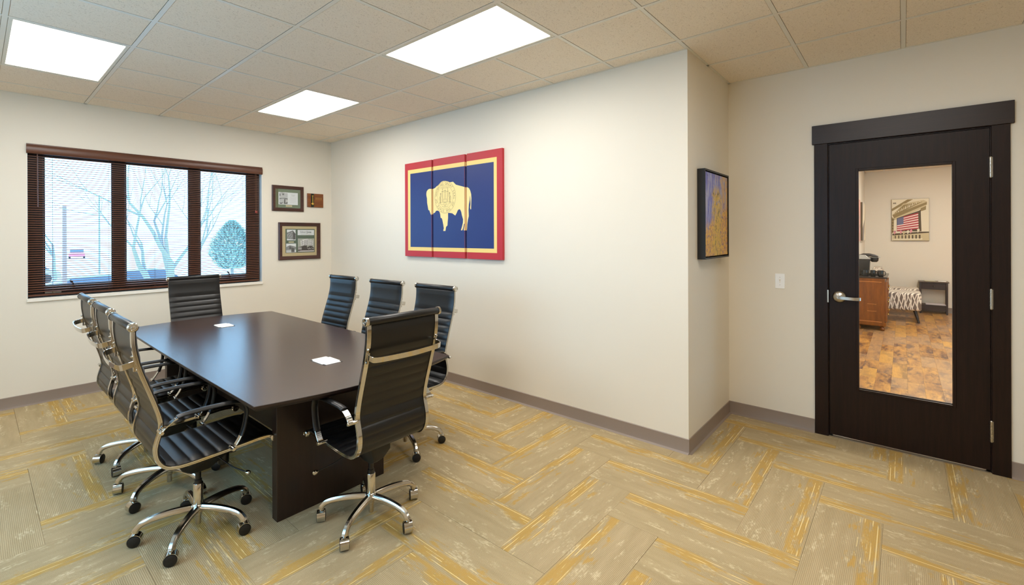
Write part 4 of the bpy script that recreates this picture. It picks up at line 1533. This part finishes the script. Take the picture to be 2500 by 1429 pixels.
for i, (cx, cy, fa, la, co, lab) in enumerate(chairs):
    c = ch if i == 0 else copy_tree(ch)
    c.location = (cx, cy, 0)
    c.rotation_euler[2] = radians(fa - 90)
    c['label'] = lab
    c['group'] = 'black office chairs around the conference table'
    set_base(c, la, [TOCAM + q for q in co])

# ------------------------------------------------------------------ the room behind the glass door
HX0, HX1, HY0, HY1 = XC + T, 12.05, -2.9, .609
struct(MB().box(HX1, HX1 + .1, HY0 - .1, HY1 + .1, 0, HC + .1).build('wall_hall_back', M['wallhall']))
struct(MB().box(HX0, HX1, HY1, HY1 + .1, 0, HC + .1).build('wall_hall_left', M['wallhall']))
m = MB()
m.box(HX0 - T, 5.2, HY0 - .1, HY0, 0, HC + .1)
m.box(7.2, HX1, HY0 - .1, HY0, 0, HC + .1)
m.box(5.2, 7.2, HY0 - .1, HY0, 0, .3)
m.box(5.2, 7.2, HY0 - .1, HY0, 2.4, HC + .1)
hw_ = struct(m.build('wall_hall_right', M['wallhall']))
cove('baseboard_hall_back', (HX1, HY0), (HX1, HY1), (-1, 0))
cove('baseboard_hall_left', (HX0, HY1), (HX1, HY1), (0, -1))
f2 = struct(MB().box(XC + .07, HX1, HY0, HY1, -.06, -.004).build('floor', M['subfloor']))
pw = .128
rows = int((HY1 - HY0) / pw) + 1
pm = {}
rnd = random.Random(3)
for r in range(rows):
    y1 = HY1 - r * pw
    y0 = max(HY0, y1 - pw)
    if y1 - y0 < .02:
        continue
    x = HX0 - .06 - rnd.uniform(0, .5)
    while x < HX1:
        L = rnd.choice((.42, .56, .7, .85))
        a0, a1 = max(x, HX0 - .06), min(x + L, HX1)
        if y1 < -1.5:
            L = 1.6
            a1 = min(x + L, HX1)
        if a1 - a0 > .03:
            key = (round(a1 - a0, 3), round(y1 - y0, 3))
            if key not in pm:
                mm = MB()
                mm.box(-key[0] / 2 + .0003, key[0] / 2 - .0003, -key[1] / 2 + .0003, key[1] / 2 - .0003, -.005, 0)
                pm[key] = mm.mesh('floor_plank', [M['plank']], bevel=.0005)
            place('floor_plank', pm[key], f2, ((a0 + a1) / 2, (y0 + y1) / 2, 0))
        x += L
c2 = struct(MB().box(XC, HX1 + .1, HY0 - .1, HY1 + .1, HC + .035, HC + .1).build('ceiling', M['grid_shadow']))
hxs = [HX0] + [HX1 - .30 - .6 * k for k in range(12, -1, -1)] + [HX1]
hys = [HY1 - .32 - .6 * k for k in range(0, 5)]
hys = [HY1] + hys + [HY0]
hf = []
for i, j in ((2, 2), (5, 2), (9, 2)):
    hf.append((hxs[i], hxs[i + 2], hys[j + 1], hys[j]))
for i in range(len(hxs) - 1):
    for j in range(len(hys) - 1):
        x0, x1, y1, y0 = hxs[i], hxs[i + 1], hys[j], hys[j + 1]
        if x1 - x0 < .05 or any(q[0] - .01 < (x0 + x1) / 2 < q[1] + .01 and q[2] - .01 < (y0 + y1) / 2 < q[3] + .01 for q in hf):
            continue
        ceil_tile(x0, x1, y0, y1, c2)
for x in hxs[1:-1]:
    if any(q[0] + .05 < x < q[1] - .05 for q in hf):
        q = [q for q in hf if q[0] + .05 < x < q[1] - .05][0]
        bar_mesh(q[2] - HY0, 'y').build('grid_tee', M['grid'], c2, (x, HY0, HC - .003))
        bar_mesh(HY1 - q[3], 'y').build('grid_tee', M['grid'], c2, (x, q[3], HC - .003))
    else:
        bar_mesh(HY1 - HY0, 'y').build('grid_tee', M['grid'], c2, (x, HY0, HC - .003))
for y in hys[1:-1]:
    bar_mesh(HX1 - HX0, 'x').build('grid_runner', M['grid'], c2, (HX0, y, HC - .0027))
for q, lb in zip(hf, ('nearest to the glass door', 'halfway down the waiting room', 'nearest the far wall with the flag print')):
    light_fixture(*q, HC, 'waiting room ceiling light panel ' + lb, 'light panels in the waiting room ceiling', M['lamp_hall'])
# glazed opening of the waiting room (daylight on its floor)
w2_ = struct(MB().box(5.2, 7.2, HY0 - .07, HY0 - .03, .3, .34).build('window_2', M['sill']))
for x in (5.2, 6.18, 7.16):
    MB().box(x, x + .04, HY0 - .07, HY0 - .03, .34, 2.4).build('window_frame', M['sill'], w2_)
for x in (5.24, 6.22):
    MB().box(x, x + .94, HY0 - .055, HY0 - .049, .34, 2.4).build('glass_pane', M['glass'], w2_)

# flag-building print on the far wall
t = thing('flag_building_print', 'canvas print of a stone building with a flag on the waiting room far wall', 'canvas print', (HX1, -.106, 1.795))
MB().box(-.035, -.001, -.280, .280, -.414, .414).build('stretched_canvas', M['stone3'], t, bevel=.002)
P = Print((-.0352, 0, 0), (0, -1, 0), (0, 0, 1), (-1, 0, 0))
cu = lambda u: -.278 + (u - 1075) / (2065 - 1075) * .556
cv = lambda v: .412 - (v - 180) / (1300 - 180) * .824
def pp(pts, mt, up=True):
    P.poly([(cu(u), cv(v)) for u, v in pts], M[mt], up)
pp([(1075, 180), (2065, 180), (2065, 1300), (1075, 1300)], 'stonelt')
pp([(1075, 430), (1500, 190), (1650, 190), (1075, 500)], 'stone2')
pp([(1090, 600), (1390, 300), (1930, 220), (2015, 265), (2010, 330), (1130, 690)], 'stone')
pp([(1150, 560), (1400, 330), (1900, 265), (1260, 560)], 'stone2')
for i in range(14):
    u = 1190 + i * 48
    v = 555 - i * 21
    hgt = 40 + 70 * (1 - abs(i - 6) / 7)
    pp([(u, v), (u + 14, v - hgt), (u + 34, v - hgt * .5), (u + 36, v - 14)], 'stonelt' if i % 2 else 'stone', False)
P.k += 1
pp([(1090, 600), (2010, 275), (2010, 345), (1135, 740), (1135, 690)], 'stone2')
pp([(1140, 690), (1990, 345), (1990, 400), (1150, 745)], 'stone')
pp([(1850, 440), (1990, 380), (1985, 480), (1850, 520)], 'stone2')
pp([(1210, 690), (1810, 500), (1850, 470), (1868, 1050), (1210, 1050)], 'stone3')
pp([(1075, 660), (1135, 700), (1120, 1080), (1075, 1100)], 'stone2')
for i in range(5):
    pp([(1082, 720 + i * 80), (1122, 724 + i * 80), (1120, 748 + i * 80), (1082, 744 + i * 80)], 'stone3', False)
for i in range(3):
    pp([(1112 + i * 30, 262), (1132 + i * 30, 264), (1132 + i * 30, 300), (1112 + i * 30, 298)], 'stone3', False)
P.k += 1
# the flag: 13 stripes following the perspective, canton upper left
tl_, tr_, br_, bl_ = (1222, 695), (1785, 552), (1795, 985), (1212, 1045)
def quad(u0, u1, v0, v1):
    def at(u, v):
        a_ = (tl_[0] + (tr_[0] - tl_[0]) * u, tl_[1] + (tr_[1] - tl_[1]) * u)
        b_ = (bl_[0] + (br_[0] - bl_[0]) * u, bl_[1] + (br_[1] - bl_[1]) * u)
        return (a_[0] + (b_[0] - a_[0]) * v, a_[1] + (b_[1] - a_[1]) * v)
    return [at(u0, v0), at(u1, v0), at(u1, v1), at(u0, v1)]
for i in range(13):
    pp(quad(0, 1, i / 13, (i + 1) / 13), 'pred' if i % 2 == 0 else 'pwhite', False)
P.k += 1
pp(quad(0, .31, 0, 7 / 13), 'pblue')
for r in range(7):
    for q in range(5):
        u, v = .035 + q * .06, .04 + r * .07
        pp(quad(u, u + .018, v, v + .022), 'pwhite', False)
P.k += 1
pp([(1090, 1110), (1860, 1060), (2062, 1060), (2062, 1090), (1090, 1160)], 'stone3')
pp([(1090, 1160), (2062, 1090), (2062, 1296), (1100, 1296)], 'stone')
for i in range(8):
    u = 1155 + i * 92
    pp([(u, 1165 - i * 3), (u + 30 + i * 2, 1163 - i * 3), (u + 30 + i * 2, 1245), (u, 1245)], 'stone3', False)
pp([(1110, 1252), (1890, 1235), (1890, 1270), (1110, 1280)], 'stonelt', False)
for i, (u, v, c) in enumerate(((1120, 1060, 'ppink'), (1290, 1050, 'ppink'), (1370, 1070, 'stone'), (1480, 1050, 'stonelt'), (1560, 1030, 'ppink'), (1750, 1010, 'stonelt'))):
    pp([(u, v - 10), (u + 45, v - 40), (u + 75, v + 10), (u + 20, v + 80)], c, False)
P.k += 1
for (u, v) in ((1150, 1045), (1325, 1020), (1565, 1000)):
    pp([(u, v), (u + 22, v - 8), (u + 24, v + 14), (u + 4, v + 22)], 'pblue', False)
P.done('printed_image', t)

for x0, x1, lab, mt in ((9.35, 10.05, 'blush and grey canvas nearest the door on the waiting room left wall', 'blush'),
                        (10.60, 11.45, 'canvas with diagonal pale shapes and dark edge beside the far corner of the waiting room', 'stonelt')):
    t = thing('wall_canvas', lab, 'canvas print', ((x0 + x1) / 2, HY1, 1.75))
    hx = (x1 - x0) / 2
    MB().box(-hx, hx, -.042, -.001, -.355, .355).build('stretched_canvas', M['stone3'] if mt == 'stonelt' else M['blush'], t, bevel=.002)
    P = Print((0, -.0422, 0), (1, 0, 0), (0, 0, 1), (0, -1, 0))
    P.rect(-hx + .002, hx - .002, -.353, .353, M[mt])
    if mt == 'stonelt':
        P.poly([(-hx + .002, -.353), (-.1, -.353), (hx - .1, .2), (hx - .002, .35), (hx - .25, .05), (-hx + .002, -.12)], M['grey1'])
        P.poly([(-hx + .002, .353), (-.2, .353), (-hx + .002, .0)], M['papergrey'])
    else:
        for i in range(26):
            ax, az = rnd.uniform(-hx + .05, hx - .05), rnd.uniform(-.33, .12)
            P.poly([(ax - .03, az - .03), (ax + .03, az - .02), (ax + .02, az + .035), (ax - .02, az + .03)], M['papergrey' if i % 3 else 'grey1'], False)
    P.done('printed_image', t)

# chest of drawers, its plain side towards the door
CX0, CX1, CY0, CY1, CZ = 9.18, 10.16, .206, .596, .842
t = thing('drawer_chest', 'honey-brown wooden chest with a black top, standing against the left wall of the waiting room', 'cabinet', ((CX0 + CX1) / 2, (CY0 + CY1) / 2, 0))
hx, hy = (CX1 - CX0) / 2, (CY1 - CY0) / 2
MB().box(-hx, hx, -hy + .012, hy, .10, CZ - .022).build('carcass', M['cabinet'], t, bevel=.002)
MB().box(-hx - .012, hx + .012, -hy - .02, hy, CZ - .022, CZ).build('top_board', M['cabtop'], t, bevel=.003)
MB().box(-hx - .008, hx + .008, -hy, hy, .075, .135).build('plinth', M['cabinet'], t, bevel=.006)
mm = MB()
for z in (.137, CZ - .082):
    mm.box(-hx - .006, -hx, -hy + .05, hy, z, z + .007)
for z in (.30, .41):
    mm.box(-hx - .003, -hx, -hy + .115, -hy + .23, z, z + .005)
mm.build('side_moulding', M['cabtrim'], t)
for k, (z0, z1) in enumerate(((.15, .34), (.35, .54), (.55, .74))):
    d = MB().box(-hx + .03, hx - .03, -hy - .004, -hy + .012, z0, z1).build('drawer', M['cabinet'], t, bevel=.004)
    for q in (-.28, .28):
        MB().lathe([(.006, 0), (.007, .01), (.016, .018), (.012, .026), (.001, .028)], (q, -hy - .004, (z0 + z1) / 2), (0, -1, 0), 14).build('knob', M['gold'], d, smooth=40)
for sx in (-1, 1):
    MB().lathe([(.016, 0), (.022, .02), (.012, .1), (.022, .2), (.014, .32), (.022, .45), (.016, .56), (.02, .62)], (sx * (hx - .012), -hy, .15), (0, 0, 1), 12).build('turned_pilaster', M['cabinet'], t, smooth=50)
    for sy in (-1, 1):
        MB().lathe([(.018, 0), (.030, .008), (.034, .028), (.028, .05), (.020, .06), (.034, .075)], (sx * (hx - .04), sy * (hy - .045), 0), (0, 0, 1), 16).build('bun_foot', M['cabinet'], t, smooth=50)

# coffee brewer
t = thing('coffee_brewer', 'black single-cup coffee brewer with silver lid trim on the wooden chest', 'coffee maker', (9.60, .475, CZ))
mm = MB()
bw = .115
def ringpts(hx_, hy0, hy1, z):
    return [(x_, y_, z) for x_, y_ in ((-hx_, hy0), (-hx_ * .85, hy0 - .0), (hx_ * .85, hy0), (hx_, hy0), (hx_, hy1), (-hx_, hy1))]
# tapering body: wider at the top, depth along Y (front towards -Y)
vs = []
secs = [(.09, -.05, .105, .0), (.10, -.055, .108, .12), (.112, -.062, .112, .255)]
for hx_, y0, y1, z in secs:
    vs += [(-hx_, y0, z), (hx_, y0, z), (hx_, y1, z), (-hx_, y1, z)]
mm.add(vs, [(0, 3, 2, 1), (8, 9, 10, 11)] + [(k * 4 + i, k * 4 + (i + 1) % 4, (k + 1) * 4 + (i + 1) % 4, (k + 1) * 4 + i) for k in range(2) for i in range(4)])
mm.build('body', M['brewer'], t, bevel=.012, seg=3, smooth=50)
MB().box(-.085, .085, -.175, -.05, 0, .03).build('drip_tray', M['black'], t, bevel=.006)
sd = [(-.07, .262), (.115, .262), (.11, .30), (.06, .335), (.0, .330), (-.07, .270)]
MB().prism(sd, -.116, .116, lambda a, b_, c: (c, a, b_)).build('silver_shoulder', M['silverplastic'], t, bevel=.004, smooth=40)
lid = [(.085, .330), (.03, .352), (-.05, .352), (-.12, .335), (-.165, .310), (-.17, .302), (-.10, .302), (-.02, .306), (.06, .324)]
MB().prism(lid, -.095, .095, lambda a, b_, c: (c, a, b_)).build('lid', M['brewer'], t, bevel=.004, smooth=50)
MB().lathe([(.035, 0), (.052, .02), (.056, .06), (.056, .075)], (0, -.115, .215), (0, 0, 1), 20).build('brew_head', M['brewer'], t, smooth=40)
MB().box(-.06, .06, -.195, -.08, .288, .301).build('lid_handle', M['silverplastic'], t, bevel=.004)

# mugs
mg = thing('coffee_mug', '', 'mug', (9.27, .26, CZ), 0)
mg['group'] = 'black mugs on the wooden chest'
MB().lathe([(.028, 0), (.031, .003), (.0355, .012), (.0365, .095), (.0355, .098), (.033, .097), (.032, .012), (.001, .010)], n=24).build('cup', M['mug'], mg, smooth=40)
MB().tube(catmull([(0, -.034, .080), (0, -.046, .083), (0, -.056, .068), (0, -.056, .038), (0, -.046, .022), (0, -.034, .024)], 5), .0048, 8).build('handle', M['mug'], mg, smooth=50)
mugs = [(9.275, .268, 0, 'glossy black coffee mug at the right front of the chest, handle pointing right'),
        (9.285, .366, 8, 'glossy black coffee mug in the middle of the front row on the chest'),
        (9.290, .458, 172, 'glossy black coffee mug at the left of the front row, before the coffee brewer')]
for i, (x, y, a_, lab) in enumerate(mugs):
    c = mg if i == 0 else copy_tree(mg)
    c.location = (x, y, CZ)
    c.rotation_euler[2] = radians(a_)
    c['label'] = lab

# slipper chairs
def slipper(x0, x1, y0, y1, label):
    """front edge at y0 (towards -Y), back at y1"""
    t = thing('slipper_chair', label, 'chair', ((x0 + x1) / 2, (y0 + y1) / 2, 0), 0, 'patterned armless chairs in the waiting room')
    hx, hy = (x1 - x0) / 2, (y1 - y0) / 2
    mm = MB()
    mm.box(-hx, hx, -hy, hy - .06, .205, .505)
    s_ = mm.build('seat', M['fabric'], t, bevel=.045, seg=4, smooth=60)
    bk = MB()
    pr = [(hy - .20, .44), (hy - .02, .30), (hy + .04, .55), (hy + .085, .84), (hy + .06, .88), (hy - .06, .875), (hy - .13, .66)]
    bk.prism(pr, -hx, hx, lambda a, b_, c: (c, a, b_))
    bk.build('backrest', M['fabric'], t, bevel=.022, seg=3, smooth=60)
    for sx in (-1, 1):
        for sy in (-1, 1):
            a_ = Vector((sx * (hx - .07), -hy + .09 if sy < 0 else hy - .1, .22))
            b_ = a_ + Vector((sx * .03, sy * .055, -.22))
            MB().cyl(a_, b_, .026, .017, 12).build('leg', M['dkleg'], t, smooth=40)
    return t
slipper(10.35, 10.93, -.235, .36, 'grey and cream zigzag patterned armless chair just behind the wooden chest')
slipper(11.16, 11.62, -.225, .37, 'grey and cream zigzag patterned armless chair farther back, mostly hidden by the nearer one')

# end table
t = thing('end_table', 'dark narrow end table with a drawer and lower shelf against the far wall', 'side table', (11.87, -.436, 0))
EZ = .612
MB().box(-.14, .155, -.215, .215, EZ - .02, EZ).build('top_board', M['endtop'], t, bevel=.004)
for sx in (-1, 1):
    for sy in (-1, 1):
        MB().box(-.013, .013, -.013, .013, 0, EZ - .02).build('leg', M['endtable'], t, (sx * .118 + .005, sy * .185, 0), bevel=.002)
MB().box(-.10, .12, -.18, .18, EZ - .15, EZ - .02).build('apron', M['endtable'], t)
d = MB().box(-.118, -.10, -.165, .165, EZ - .14, EZ - .03).build('drawer', M['endtable'], t, bevel=.002)
MB().lathe([(.005, 0), (.006, .01), (.012, .016), (.009, .022), (.001, .023)], (-.118, 0, EZ - .085), (-1, 0, 0), 14).build('knob', M['dkleg'], d, smooth=40)
MB().box(-.12, .13, -.185, .185, .150, .168).build('lower_shelf', M['endtable'], t)
MB().box(-.115, -.10, -.175, .175, .07, .150).build('lower_rail', M['endtable'], t)
for k, (yy, zz_, w_, lab) in enumerate(((-.05, .168, .14, 'lower magazine lying on the end table shelf'), (-.03, .176, .13, 'upper magazine lying on the end table shelf'))):
    tag(MB().box(-.10, .10, -w_, w_, 0, .0075).build('magazine', M['mag'], None, (11.87, -.436 + yy * .6, zz_ + .0006), rot=.03 * k, bevel=.001), lab, 'magazine', 'magazines on the end table shelf')
tag(MB().box(-.09, .09, -.06, .09, 0, .006).build('magazine', M['mag2'], None, (11.86, -.40, EZ + .0005), rot=.1, bevel=.001), 'pale booklet lying on the left half of the end table top', 'magazine')
tag(MB().box(-.08, .08, -.055, .055, 0, .005).build('leaflet', M['paper'], None, (11.86, -.56, EZ + .0005), rot=-.1, bevel=.001), 'small white leaflet lying on the right end of the end table top', 'leaflet')

# ------------------------------------------------------------------ outdoors
GZ = -1.70
struct(MB().box(-60, 70, YA + .3, 140, GZ - .2, GZ).build('ground', M['snow']))
def at(u, v, depth):
    """scene point seen at photo pixel (u,v) at a given forward depth"""
    return Vector((0, 0, CAMH)) + (fw + R_ * (u - 1250) / 1120.32 + U_ * (574.86 - v) / 1120.32) * depth
def branches(mb, p, d, r, L, lvl, rn):
    seg = 4
    pts, rad = [p], [r]
    for i in range(seg):
        d = (d + Vector((rn.uniform(-.16, .16), rn.uniform(-.16, .16), rn.uniform(-.05, .12)))).normalized()
        pts.append(pts[-1] + d * L / seg)
        rad.append(r * (1 - .55 * (i + 1) / seg))
    mb.tube(pts, rad, 5 if lvl < 2 else 4, cap=False)
    if lvl >= 5 or r < .004:
        return
    nb = 3 if lvl < 2 else 2 + (rn.random() < .5)
    for k in range(nb):
        i = rn.choice((2, 3, 4)) if k else 4
        ax = Vector((rn.uniform(-1, 1), rn.uniform(-1, 1), rn.uniform(-.3, .3))).normalized()
        nd = (Matrix.Rotation(rn.uniform(.3, .75), 3, ax) @ d + Vector((0, 0, .12))).normalized()
        branches(mb, pts[i], nd, rad[i] * .78, L * rn.uniform(.66, .84), lvl + 1, rn)
def tree(u, depth, r, L, seed, label, lean=(0, 0)):
    base = at(u, 700, depth)
    base.z = GZ
    o = MB()
    rn = random.Random(seed)
    branches(o, Vector((0, 0, 0)), Vector((lean[0], lean[1], 1)).normalized(), r, L, 0, rn)
    tag(o.build('bare_tree', M['bark'], None, base, smooth=60), label, 'tree')
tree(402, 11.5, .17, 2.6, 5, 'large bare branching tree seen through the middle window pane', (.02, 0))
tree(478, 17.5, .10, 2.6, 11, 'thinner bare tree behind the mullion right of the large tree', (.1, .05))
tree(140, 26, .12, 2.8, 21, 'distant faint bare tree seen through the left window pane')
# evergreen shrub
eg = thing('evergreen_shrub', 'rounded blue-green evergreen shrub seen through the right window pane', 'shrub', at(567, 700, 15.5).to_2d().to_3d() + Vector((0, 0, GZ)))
MB().cyl((0, 0, 0), (0, 0, 2.5), .08, .04, 10).build('trunk', M['bark'], eg)
rn = random.Random(4)
mm = MB()
for i in range(5200):
    a_, h_ = rn.uniform(0, 2 * pi), rn.random()
    z = 2.12 + h_ * 1.58
    R0 = .66 * max(.02, sin(pi * (h_ * .94 + .05) ** .78)) ** .8
    rr = R0 * rn.uniform(.55, 1)
    p = Vector((rr * cos(a_), rr * sin(a_), z))
    q = p + Vector((cos(a_) * .08, sin(a_) * .08, rn.uniform(.01, .09)))
    s_ = Vector((-sin(a_), cos(a_), rn.uniform(-.5, .5))) * .026
    mm.add([p - s_, p + s_, q + s_ * .4, q - s_ * .4], [(0, 1, 2, 3)])
fo = mm.build('foliage', M['needle'], eg, recalc=False)
fo['kind'] = 'stuff'
# cars
def car(u, depth, ang, mat, label, kind=0):
    b_ = at(u, 700, depth)
    t = thing('parked_car', label, 'car', (b_.x, b_.y, GZ), radians(ang))
    body = [(-2.2, .32), (-2.25, .62), (-2.1, .82), (-1.35, .92), (-1.0, .95), (1.1, .97), (1.75, .93), (2.15, .80), (2.25, .55), (2.2, .30)]
    MB().prism(body, -.86, .86, lambda a, b2, c: (a, c, b2)).build('body', M[mat], t, bevel=.06, seg=2, smooth=50)
    cab = [(-1.35, .90), (-.75, 1.40), (.55, 1.43), (1.15, 1.36), (1.7, .92)]
    MB().prism(cab, -.74, .74, lambda a, b2, c: (a, c, b2)).build('cabin_glass', M['carglass'], t, bevel=.05, seg=2, smooth=50)
    MB().prism([(-.72, 1.38), (-.7, 1.43), (.55, 1.46), (1.1, 1.40), (1.1, 1.36)], -.70, .70, lambda a, b2, c: (a, c, b2)).build('roof', M[mat], t, bevel=.02, smooth=50)
    for sx in (-1.4, 1.4):
        for sy in (-.78, .78):
            MB().cyl((sx, sy - .1, .32), (sx, sy + .1, .32), .32, n=20).build('wheel', M['rubber'], t, smooth=40)
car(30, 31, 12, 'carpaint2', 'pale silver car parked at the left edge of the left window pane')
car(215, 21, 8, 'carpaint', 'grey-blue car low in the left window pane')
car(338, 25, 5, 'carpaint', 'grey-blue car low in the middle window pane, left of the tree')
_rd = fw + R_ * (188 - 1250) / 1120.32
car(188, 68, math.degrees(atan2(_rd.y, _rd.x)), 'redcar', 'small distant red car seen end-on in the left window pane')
def pole(u, depth, hgt, r, mat, label, arm=False):
    b_ = at(u, 700, depth)
    mm = MB()
    mm.cyl((0, 0, 0), (0, 0, hgt), r, r * .8, 12)
    if arm:
        mm.box(-.9, .9, -.06, .06, hgt - .6, hgt - .48)
    tag(mm.build('utility_pole', M[mat], None, (b_.x, b_.y, GZ), smooth=40), label, 'pole')
pole(158, 14.3, 4.2, .06, 'pole', 'brown wooden post standing outside the left window pane')
pole(243, 28.5, 5.8, .05, 'steelpole', 'thin grey lamp post near the right of the left window pane')
